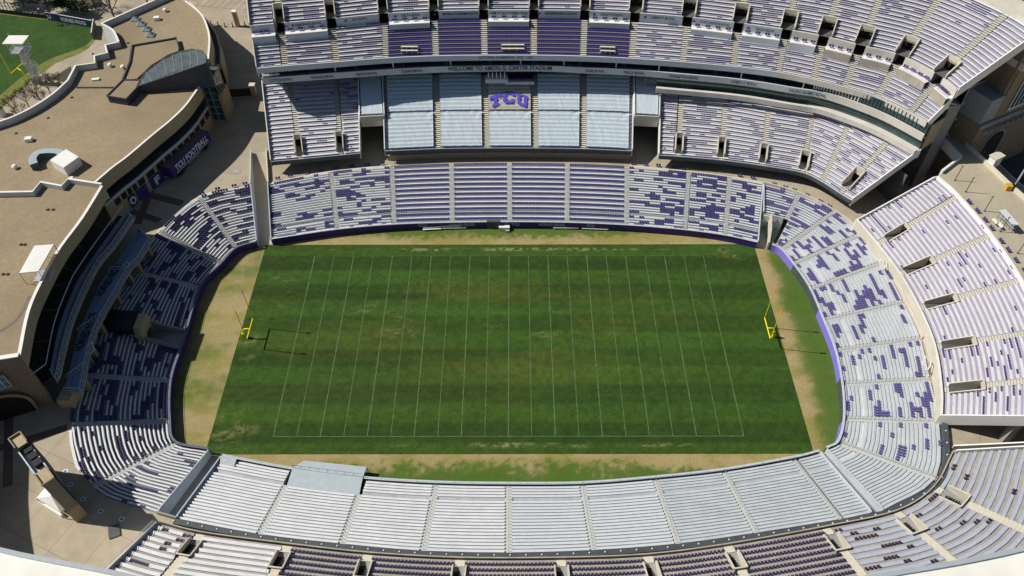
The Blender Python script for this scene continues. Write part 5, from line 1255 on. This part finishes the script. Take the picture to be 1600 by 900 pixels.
# scoreboard slab on the left plaza
a, b = [(-72.57, -44.63, 20.3),(-81.46, -36.26, 20.3)]; a = Vector(a[:2]); b = Vector(b[:2]); d = (b-a).normalized(); n = Vector((d.y, -d.x))
if n.x < 0: n = -n
n *= 1.0
t = thing('scoreboard', 'tall thin tan scoreboard slab standing on the lower left plaza', 'scoreboard', (a.x, a.y, 7)); L_ = (b-a).length
SC_B = mat('scoreboard_tan', (.30, .24, .15), .8, .1, .8, stain=.3)
mb = MB(); mb.prism([a-n, a+n, b+n, b-n], 7.0, 11.0, SC_B); mb.build('base', t)
mb = MB(); mb.prism([a-n*.97+d*.03, a+n*.97+d*.03, a+n*.97+d*3, a-n*.97+d*3], 11, 20.0, mat('scoreboard_grey', (.16, .145, .125), .7, .1, .5), mtop=BRICK_L)
mb.prism([a-n+d*3, a+n+d*3, a+n+d*(L_-2.6), a-n+d*(L_-2.6)], 11, 18.4, mat('scoreboard_grey', (.17, .155, .135)), mtop=FASC); mb.prism([b-n*.97-d*2.6, b+n*.97-d*2.6, b+n*.97, b-n*.97], 11, 20.0, mat('scoreboard_grey', (.17, .155, .135)), mtop=BRICK_L); mb.build('slab', t)
mb = MB()
for k in range(3): c = a+d*(L_*.45+k*1.7)+n*.3; mb.box((c.x, c.y, 18.4), 1.3, 1.3, 1.0, BLACK, math.atan2(d.y, d.x)); 
mb.build('cooling_box', t)
mb = MB(); P_ = [a-n, a+n, b+n, b-n, a-n]; 
for p, q in ((a-n*.95, a-n*.95+d*2.9), (a+n*.95, a+n*.95+d*2.9), (b-n*.95, b-n*.95-d*2.5), (b+n*.95, b+n*.95-d*2.5), (a-n, a+n), (b-n, b+n)): mb.wall([p, q], 20.0, 20.4, .2, SC_B)
for p, q in ((a-n*.95+d*3, b-n*.95-d*2.6), (a+n*.95+d*3, b+n*.95-d*2.6)): mb.wall([p, q], 18.4, 19.2, .2, RAIL_L)
mb.build('parapet', t)
mb = MB(); mb.prism([a+n*1.01+d*.5, b+n*1.01-d*.5, b+n*1.2-d*.5, a+n*1.2+d*.5], 11.5, 19.0, BLACK); mb.build('screen', t)
# tent beside it
q = [(-80.2, -42.06, 9.8),(-79.36, -40.04, 9.8),(-78.95, -39.67, 9.8),(-74.72, -43.0, 9.8),(-74.73, -44.97, 9.8),(-79.73, -42.41, 9.8)]; c = (-76.7, -42.69, 11.5)
t = thing('event_tent', 'white pitched tent on the left plaza at the foot of the scoreboard', 'tent', (c[0], c[1], 7))
c = Vector(c); q = [(-80.28, -42.08, 9.6),(-79.3, -39.57, 9.6),(-74.45, -43.37, 9.6),(-75.26, -44.64, 9.6)]
mb = MB()
for i in range(4): mb.poly([q[i], q[(i+1) % 4], tuple(c)], WHITE); 
for i in range(4):
    a_, b_ = Vector(q[i]), Vector(q[(i+1) % 4]); mb.poly([a_, b_, b_-Vector((0, 0, .5)), a_-Vector((0, 0, .5))], WHITE)
mb.build('tent_roof', t)
for p in q: mb = MB(); mb.bar((p[0], p[1], 7), (p[0], p[1], 9.6), .08, STEEL, 5); mb.build('leg', t)
mb = MB(); p, r = [(-80.8, -41.67, 7.6),(-75.94, -44.26, 7.6)]; mb.wall([Vector(p[:2]), Vector(r[:2])], 7, 7.8, .5, WHITE); mb.build('barrier', label='low white barrier in front of the plaza tent', cat='barrier')
# painted roundels on the left plaza
mb = MB(); rp = [(-78.93, -35.59, 7.006),(-77.03, -38.21, 7.006),(-73.76, -41.02, 7.006),(-69.97, -43.28, 7.006),(-65.87, -44.68, 7.006)]
for p in rp:
    mb.poly([(p[0]+.5*math.cos(k/16*2*math.pi), p[1]+.42*math.sin(k/16*2*math.pi), 7.006) for k in range(16)], WHITE)
    mb.poly([(p[0]+.3*math.cos(k/16*2*math.pi), p[1]+.2*math.sin(k/16*2*math.pi), 7.010) for k in range(16)], LOGO)
mb.build('plaza_roundels', kind='structure')
mb = MB(); p = (-66.31, -46.97, 7); mb.box((p[0], p[1], 7), 1.8, 2.2, .25, CONC_D, .4); mb.build('utility_hatch', label='dark grey square hatch on the lower left plaza', cat='hatch')
mb = MB(); p = (-67.48, 46.75, 7); mb.box((p[0], p[1], 7), 1.5, 1.5, .1, STEEL, .3); mb.build('utility_hatch', label='small grey square hatch on the sunny upper left plaza', cat='hatch')
# dark paver bands on the left plaza
mb = MB()
for kz, (A_, B_, w_) in enumerate([((-92.61, -30.91, 7),(-81.97, -26.61, 7), 0.8),((-87.94, -38.57, 7),(-94.48, -22.67, 7), 0.8),((-89.69, 39.18, 7),(-77.71, 35.03, 7), 1.0),((-89.05, 32.38, 7),(-81.27, 29.08, 7), 0.8),((-86.74, 39.63, 7),(-86.16, 28.01, 7), 0.9)]):
    a, b = Vector(A_[:2]), Vector(B_[:2]); d = (b-a).normalized(); n = Vector((-d.y, d.x))*w_
    zk = 7.005+.004*kz; mb.poly([(*(a-n), zk), (*(b-n), zk), (*(b+n), zk), (*(a+n), zk)], mat('paver_band', (.16, .10, .085), .9, .15, 1))
mb.build('paver_bands', kind='structure')
# outer row of the lower-left curve: a long curved white bench on the plaza
mb = MB(); P = curve([p[:2] for p in [(-81.04, -27.67, 7.4),(-79.75, -30.5, 7.4),(-77.49, -34.41, 7.4),(-76.4, -35.8, 7.4)]], 5); 
Stand.plank(mb, P, offset(P, .5), 7.5, BENCH)
for k in range(0, len(P), 4): mb.box((P[k].x, P[k].y, 7), .2, .3, .45, STEEL)
mb.build('curved_bench', label='curved white bench on the plaza behind the lower left seats', cat='bench')

# ================================================================ PRACTICE FIELD, TREES
pf = [(-173.02, 126.76, 7.006),(-159.5, 123.56, 7.006),(-143.47, 120.03, 7.006),(-127.1, 115.82, 7.006),(-124.01, 107.06, 7.006),(-124.41, 102.85, 7.006),(-126.06, 100.1, 7.006),(-130.82, 95.4, 7.006),(-133.24, 89.85, 7.006),(-134.81, 84.78, 7.006),(-136.28, 78.06, 7.006),(-137.25, 72.18, 7.006),(-140.93, 57.85, 7.006)]
mb = MB(); mb.poly([p for p in pf], mat('practice_grass_dry', (.13, .15, .03), .95, .3, .3, col2=(.24, .21, .09), stain=.5, stain_scale=.2)); mb.build('practice_field_edge', kind='structure')
cxy = Vector((sum(p[0] for p in pf)/len(pf), sum(p[1] for p in pf)/len(pf)))
inn_ = [(-172.64, 125.95, 7.012),(-159.15, 122.78, 7.012),(-143.17, 119.26, 7.012),(-127.22, 115.06, 7.012),(-124.89, 108.48, 7.012),(-125.79, 104.59, 7.012),(-127.94, 102.16, 7.012),(-133.15, 98.08, 7.012),(-136.18, 93.1, 7.012),(-138.04, 88.25, 7.012),(-139.72, 82.0, 7.012),(-140.9, 76.58, 7.012),(-144.07, 64.58, 7.012)]
mb = MB(); mb.poly(inn_, mat('practice_grass', (.024, .062, .008), .95, .4, .5, col2=(.045, .10, .010), stain=.8, stain_scale=.07, bump=.4)); mb.build('practice_field', kind='structure')
# dark planting beds and path
bd = [(-129.55, 86.96, 7.012),(-126.11, 93.72, 7.012),(-123.88, 88.21, 7.012),(-125.1, 85.68, 7.012)]; mb = MB(); mb.poly(bd, mat('bed', (.07, .06, .04), .95, .3, 1)); mb.build('planting_bed', kind='structure')
bd = [(-119.5, 95.35, 7.012),(-125.32, 92.08, 7.012),(-123.93, 88.85, 7.012),(-123.24, 91.42, 7.012),(-118.57, 92.71, 7.012)]; mb = MB(); mb.poly(bd, PAVE); mb.build('paved_path', kind='structure')
# field wall with lettering
a, b = [(-142.58, 119.28, 7),(-126.58, 114.34, 7)]; a2 = Vector(a[:2]); b2 = Vector(b[:2])
t = thing('field_sign_wall', 'long dark blue banner wall with white words at the edge of the practice field', 'banner wall', a)
mb = MB(); mb.wall([a2, b2], 7, 9.6, .3, mat('banner_blue', (.02, .035, .10), .6, .1, 1), mtop=FASC); o = mb.build('panel', t)
text_mb('HORNED FROGS', curve_mapper([a2, a2.lerp(b2, .5), b2], a2.lerp(b2, .58), out=.2, z=7.6), LETW, 1.3, min(10.5, (b2-a2).length*.55), bold=.02).build('lettering', o)
text_mb('TCU', curve_mapper([a2, a2.lerp(b2, .5), b2], a2.lerp(b2, .15), out=.2, z=7.6), LETW, 1.2, 3.2, bold=.02).build('lettering', o)
a, b = [(-126.71, 115.83, 7),(-124.46, 107.79, 7)]; mb = MB(); mb.wall([Vector(a[:2]), Vector(b[:2])], 7, 9.3, .3, PAVE, mtop=CREAM); mb.build('side_wall', label='low brown side wall at the corner of the practice field', cat='wall')
a, b = [(-168.43, 125.57, 7),(-142.73, 119.66, 7)]; mb = MB(); a = Vector(a[:2]); b = Vector(b[:2]); t = thing('field_fence', 'dark mesh fence with posts behind the practice field', 'fence', (a.x, a.y, 7))
for k in range(22): p = a.lerp(b, k/21); mb.bar((*p, 7), (*p, 11), .12, RAIL, 5)
mb.build('post', t); mb = MB(); mb.wall([a, b], 7, 8.3, .15, mat('fence_green', (.015, .02, .02), .8)); 
for z_ in (9.6, 10.9): mb.bar((*a, z_), (*b, z_), .06, RAIL, 4)
mb.build('mesh', t)
# filming tower
c = (-132.06, 85.1, 7); 
t = thing('filming_tower', 'tall steel filming tower with white roof beside the practice field', 'tower', c)
mb = MB(); mb.box((c[0], c[1], 7), 1.5, 1.5, 10.5, STEEL); mb.build('mast', t)
mb = MB(); mb.box((c[0], c[1], 17.2), 4.2, 3.6, .25, STEEL)
for x in (-2, 2):
    for y in (-1.7, 1.7): mb.bar((c[0]+x, c[1]+y, 17.2), (c[0]+x, c[1]+y, 20.4), .07, STEEL, 5)
for z_ in (17.9, 18.5):
    for p, q in (((-2, -1.7), (2, -1.7)), ((2, -1.7), (2, 1.7)), ((2, 1.7), (-2, 1.7)), ((-2, 1.7), (-2, -1.7))): mb.bar((c[0]+p[0], c[1]+p[1], z_), (c[0]+q[0], c[1]+q[1], z_), .05, RAIL_L, 4)
mb.build('platform', t)
mb = MB(); mb.box((c[0], c[1], 20.4), 5.4, 4.2, .2, WHITE); mb.build('roof', t)
mb = MB(); pr = None
for k in range(60):
    a_ = k/60*5*math.pi; p = (c[0]+.4+1.6*math.cos(a_), c[1]+1.6*math.sin(a_), 7.2+k*.165); mb.bar((c[0], c[1], p[2]), p, .06, STEEL, 4)
    if pr: mb.bar((pr[0], pr[1], pr[2]+1), (p[0], p[1], p[2]+1), .05, RAIL_L, 4)
    pr = p
mb.build('spiral_stair', t)
# practice goal post
a, b = [(-138.37, 85.19, 10.05),(-137.23, 90.62, 10.05)]; a = Vector(a); b = Vector(b); 
t = thing('goal_post', 'yellow goal post on the practice field at the top left', 'goal post', (a.x, a.y, 7))
mb = MB(); mb.bar(a, b, .14, YELLOW, 6); mb.build('crossbar', t)
for p in (a, b): mb = MB(); mb.bar(p, p+Vector((0, 0, 9)), .08, YELLOW, 6); mb.build('upright', t)
mid = a.lerp(b, .5); mb = MB(); mb.bar(mid, mid+Vector((1.4, -.8, -.2)), .15, YELLOW, 6); mb.bar(mid+Vector((1.4, -.8, -.2)), (mid.x+1.9, mid.y-1.0, 7), .15, YELLOW, 6); mb.build('gooseneck', t)
# trees
def branch(mb, p, d, L, r, lv, rnd):
    e = p+d*L; mb.bar(p, e, r, TRUNK, 5 if lv > 2 else 3, r*.6)
    if lv == 0: return [e]
    out = []
    for k in range(rnd.choice((2, 3, 3, 4))):
        v = Vector((rnd.uniform(-1, 1), rnd.uniform(-1, 1), rnd.uniform(-.1, .9))).normalized(); nd = (d*.75+v*.75).normalized()
        out += branch(mb, p+d*L*rnd.uniform(.55, 1), nd, L*rnd.uniform(.62, .82), max(r*.6, .022), lv-1, rnd)
    return out
def tree(px, h, lab, seed, leaves=0, name='bare_tree', cat='tree', grp=None, lv=4):
    rnd = random.Random(seed); t = thing(name, lab, cat, px, grp)
    mb = MB(); P0 = Vector(px); tips = []
    mb.bar(P0, P0+Vector((0, 0, h*.25)), h*.022, TRUNK, 8, h*.016); mb.build('trunk', t)
    mb = MB()
    for k in range(6):
        a_ = k*1.05+rnd.random(); tips += branch(mb, P0+Vector((0, 0, h*(.2+.02*k))), Vector((math.cos(a_)*.7, math.sin(a_)*.7, .9)).normalized(), h*.27, h*.011, lv, rnd)
    mb.build('branches' if not leaves else 'limbs', t)
    if leaves:
        mb = MB(); M = mb.mi(LEAF)
        for e in tips:
            for k in range(leaves):
                c = e+Vector((rnd.gauss(0, .5), rnd.gauss(0, .5), rnd.gauss(0, .4))); u = Vector((rnd.gauss(0, 1), rnd.gauss(0, 1), rnd.gauss(0, 1))).normalized()*.35; v = u.orthogonal().normalized()*.28
                i0 = len(mb.v); mb.v += [tuple(c-u), tuple(c+v), tuple(c+u), tuple(c-v)]; mb.f.append((i0, i0+1, i0+2, i0+3)); mb.m.append(M)
        mb.build('crown', t)
tree((-121.5, 118.44, 7), 16, 'large bare branching tree behind the top of the wing roof', 1, grp='bare trees at the top left')
tree((-114.4, 128.13, 7), 14, 'smaller bare tree at the top edge right of the large one', 2, grp='bare trees at the top left')
tree((-143.34, 122.74, 7), 11, 'thinly leaved tree behind the banner wall', 3, leaves=2, name='leafy_tree')
tree((-153.5, 127.49, 7), 10, 'brown green tree behind the practice fence', 4, leaves=2, name='leafy_tree')
tree((-160.62, 129.92, 7), 10, 'dark tree at the far top left corner', 5, leaves=3, name='leafy_tree')
tree((-130.22, 125.81, 7), 12, 'thin bare tree left of the large bare tree at the top', 6, grp='bare trees at the top left')
tree((-110.93, 137.11, 7), 12, 'bare tree cut by the top edge above the wing roof', 7, grp='bare trees at the top left')
tree((-138.19, 126.63, 7), 10, 'thin leaved tree above the right half of the banner wall', 8, leaves=1, name='leafy_tree')
for k, (u, v, h) in enumerate([((-132.16, 70.74, 7), 6.5, 0),((-129.89, 73.62, 7), 7.0, 0),((-128.53, 77.15, 7), 7.5, 0),((-126.31, 79.54, 7), 7.5, 0),((-124.35, 81.36, 7), 6.5, 0),((-129.15, 68.45, 7), 5.5, 0),((-125.96, 74.19, 7), 6.0, 0)]):
    tree(u, v, 'bare brown shrub between the path and the white parapet, number %d from the left' % (k+1), 20+k, name='bare_shrub', cat='shrub', grp='bare shrubs below the white parapet', lv=4)
for k, p in enumerate([(-139.72, 124.28, 7),(-135.53, 122.71, 7),(-131.91, 121.53, 7)]): tree(p, 4.5, 'dark evergreen bush behind the banner wall, number %d from the left' % (k+1), 40+k, leaves=4, name='evergreen_bush', cat='bush', grp='bushes behind the banner wall', lv=3)
for k, p in enumerate([(151.08, 125.52, 7),(156.84, 123.92, 7),(162.47, 128.65, 7)]): tree(p, 13, 'bare tree beyond the top right deck corner, number %d from the left' % (k+1), 50+k, grp='bare trees at the top right', leaves=1)
bd = [(145.39, 147.2, 7.01),(218.08, 155.91, 7.01),(191.85, 107.36, 7.01),(155.28, 111.09, 7.01)]; mb = MB(); mb.poly(bd, mat('bare_soil', (.13, .085, .045), .95, .3, .1, col2=(.05, .05, .02), stain=.7, stain_scale=.06)); mb.build('bare_soil_ground', kind='structure')
bd = [(120.84, 50.71, 7.012),(124.97, 40.97, 7.012),(143.15, 17.21, 7.012),(177.19, 50.56, 7.012),(172.79, 107.42, 7.012),(147.8, 93.8, 7.012)]; mb = MB(); mb.poly(bd, PLAZA_SHADE); mb.build('service_yard', kind='structure')  # dark sheet painting in the shade on the plaza below the concourse
bd = [(-170.21, 134.01, 7.008),(-149.67, 129.05, 7.008),(-128.47, 126.58, 7.008),(-134.5, 144.0, 7.008),(-176.75, 148.57, 7.008)]; mb = MB(); mb.poly(bd, mat('far_bed', (.09, .08, .05), .95, .3, .1)); mb.build('far_ground', kind='structure')
p = (-135.7, 70.18, 7); mb = MB(); mb.bar((p[0], p[1], 7), (p[0], p[1], 9.2), 1.1, STEEL, 12, 1.0); mb.bar((p[0], p[1], 9.2), (p[0], p[1], 9.8), 1.0, METALROOF, 12, .3); mb.build('metal_tank', label='small round grey metal tank beside the path at the left edge', cat='tank')
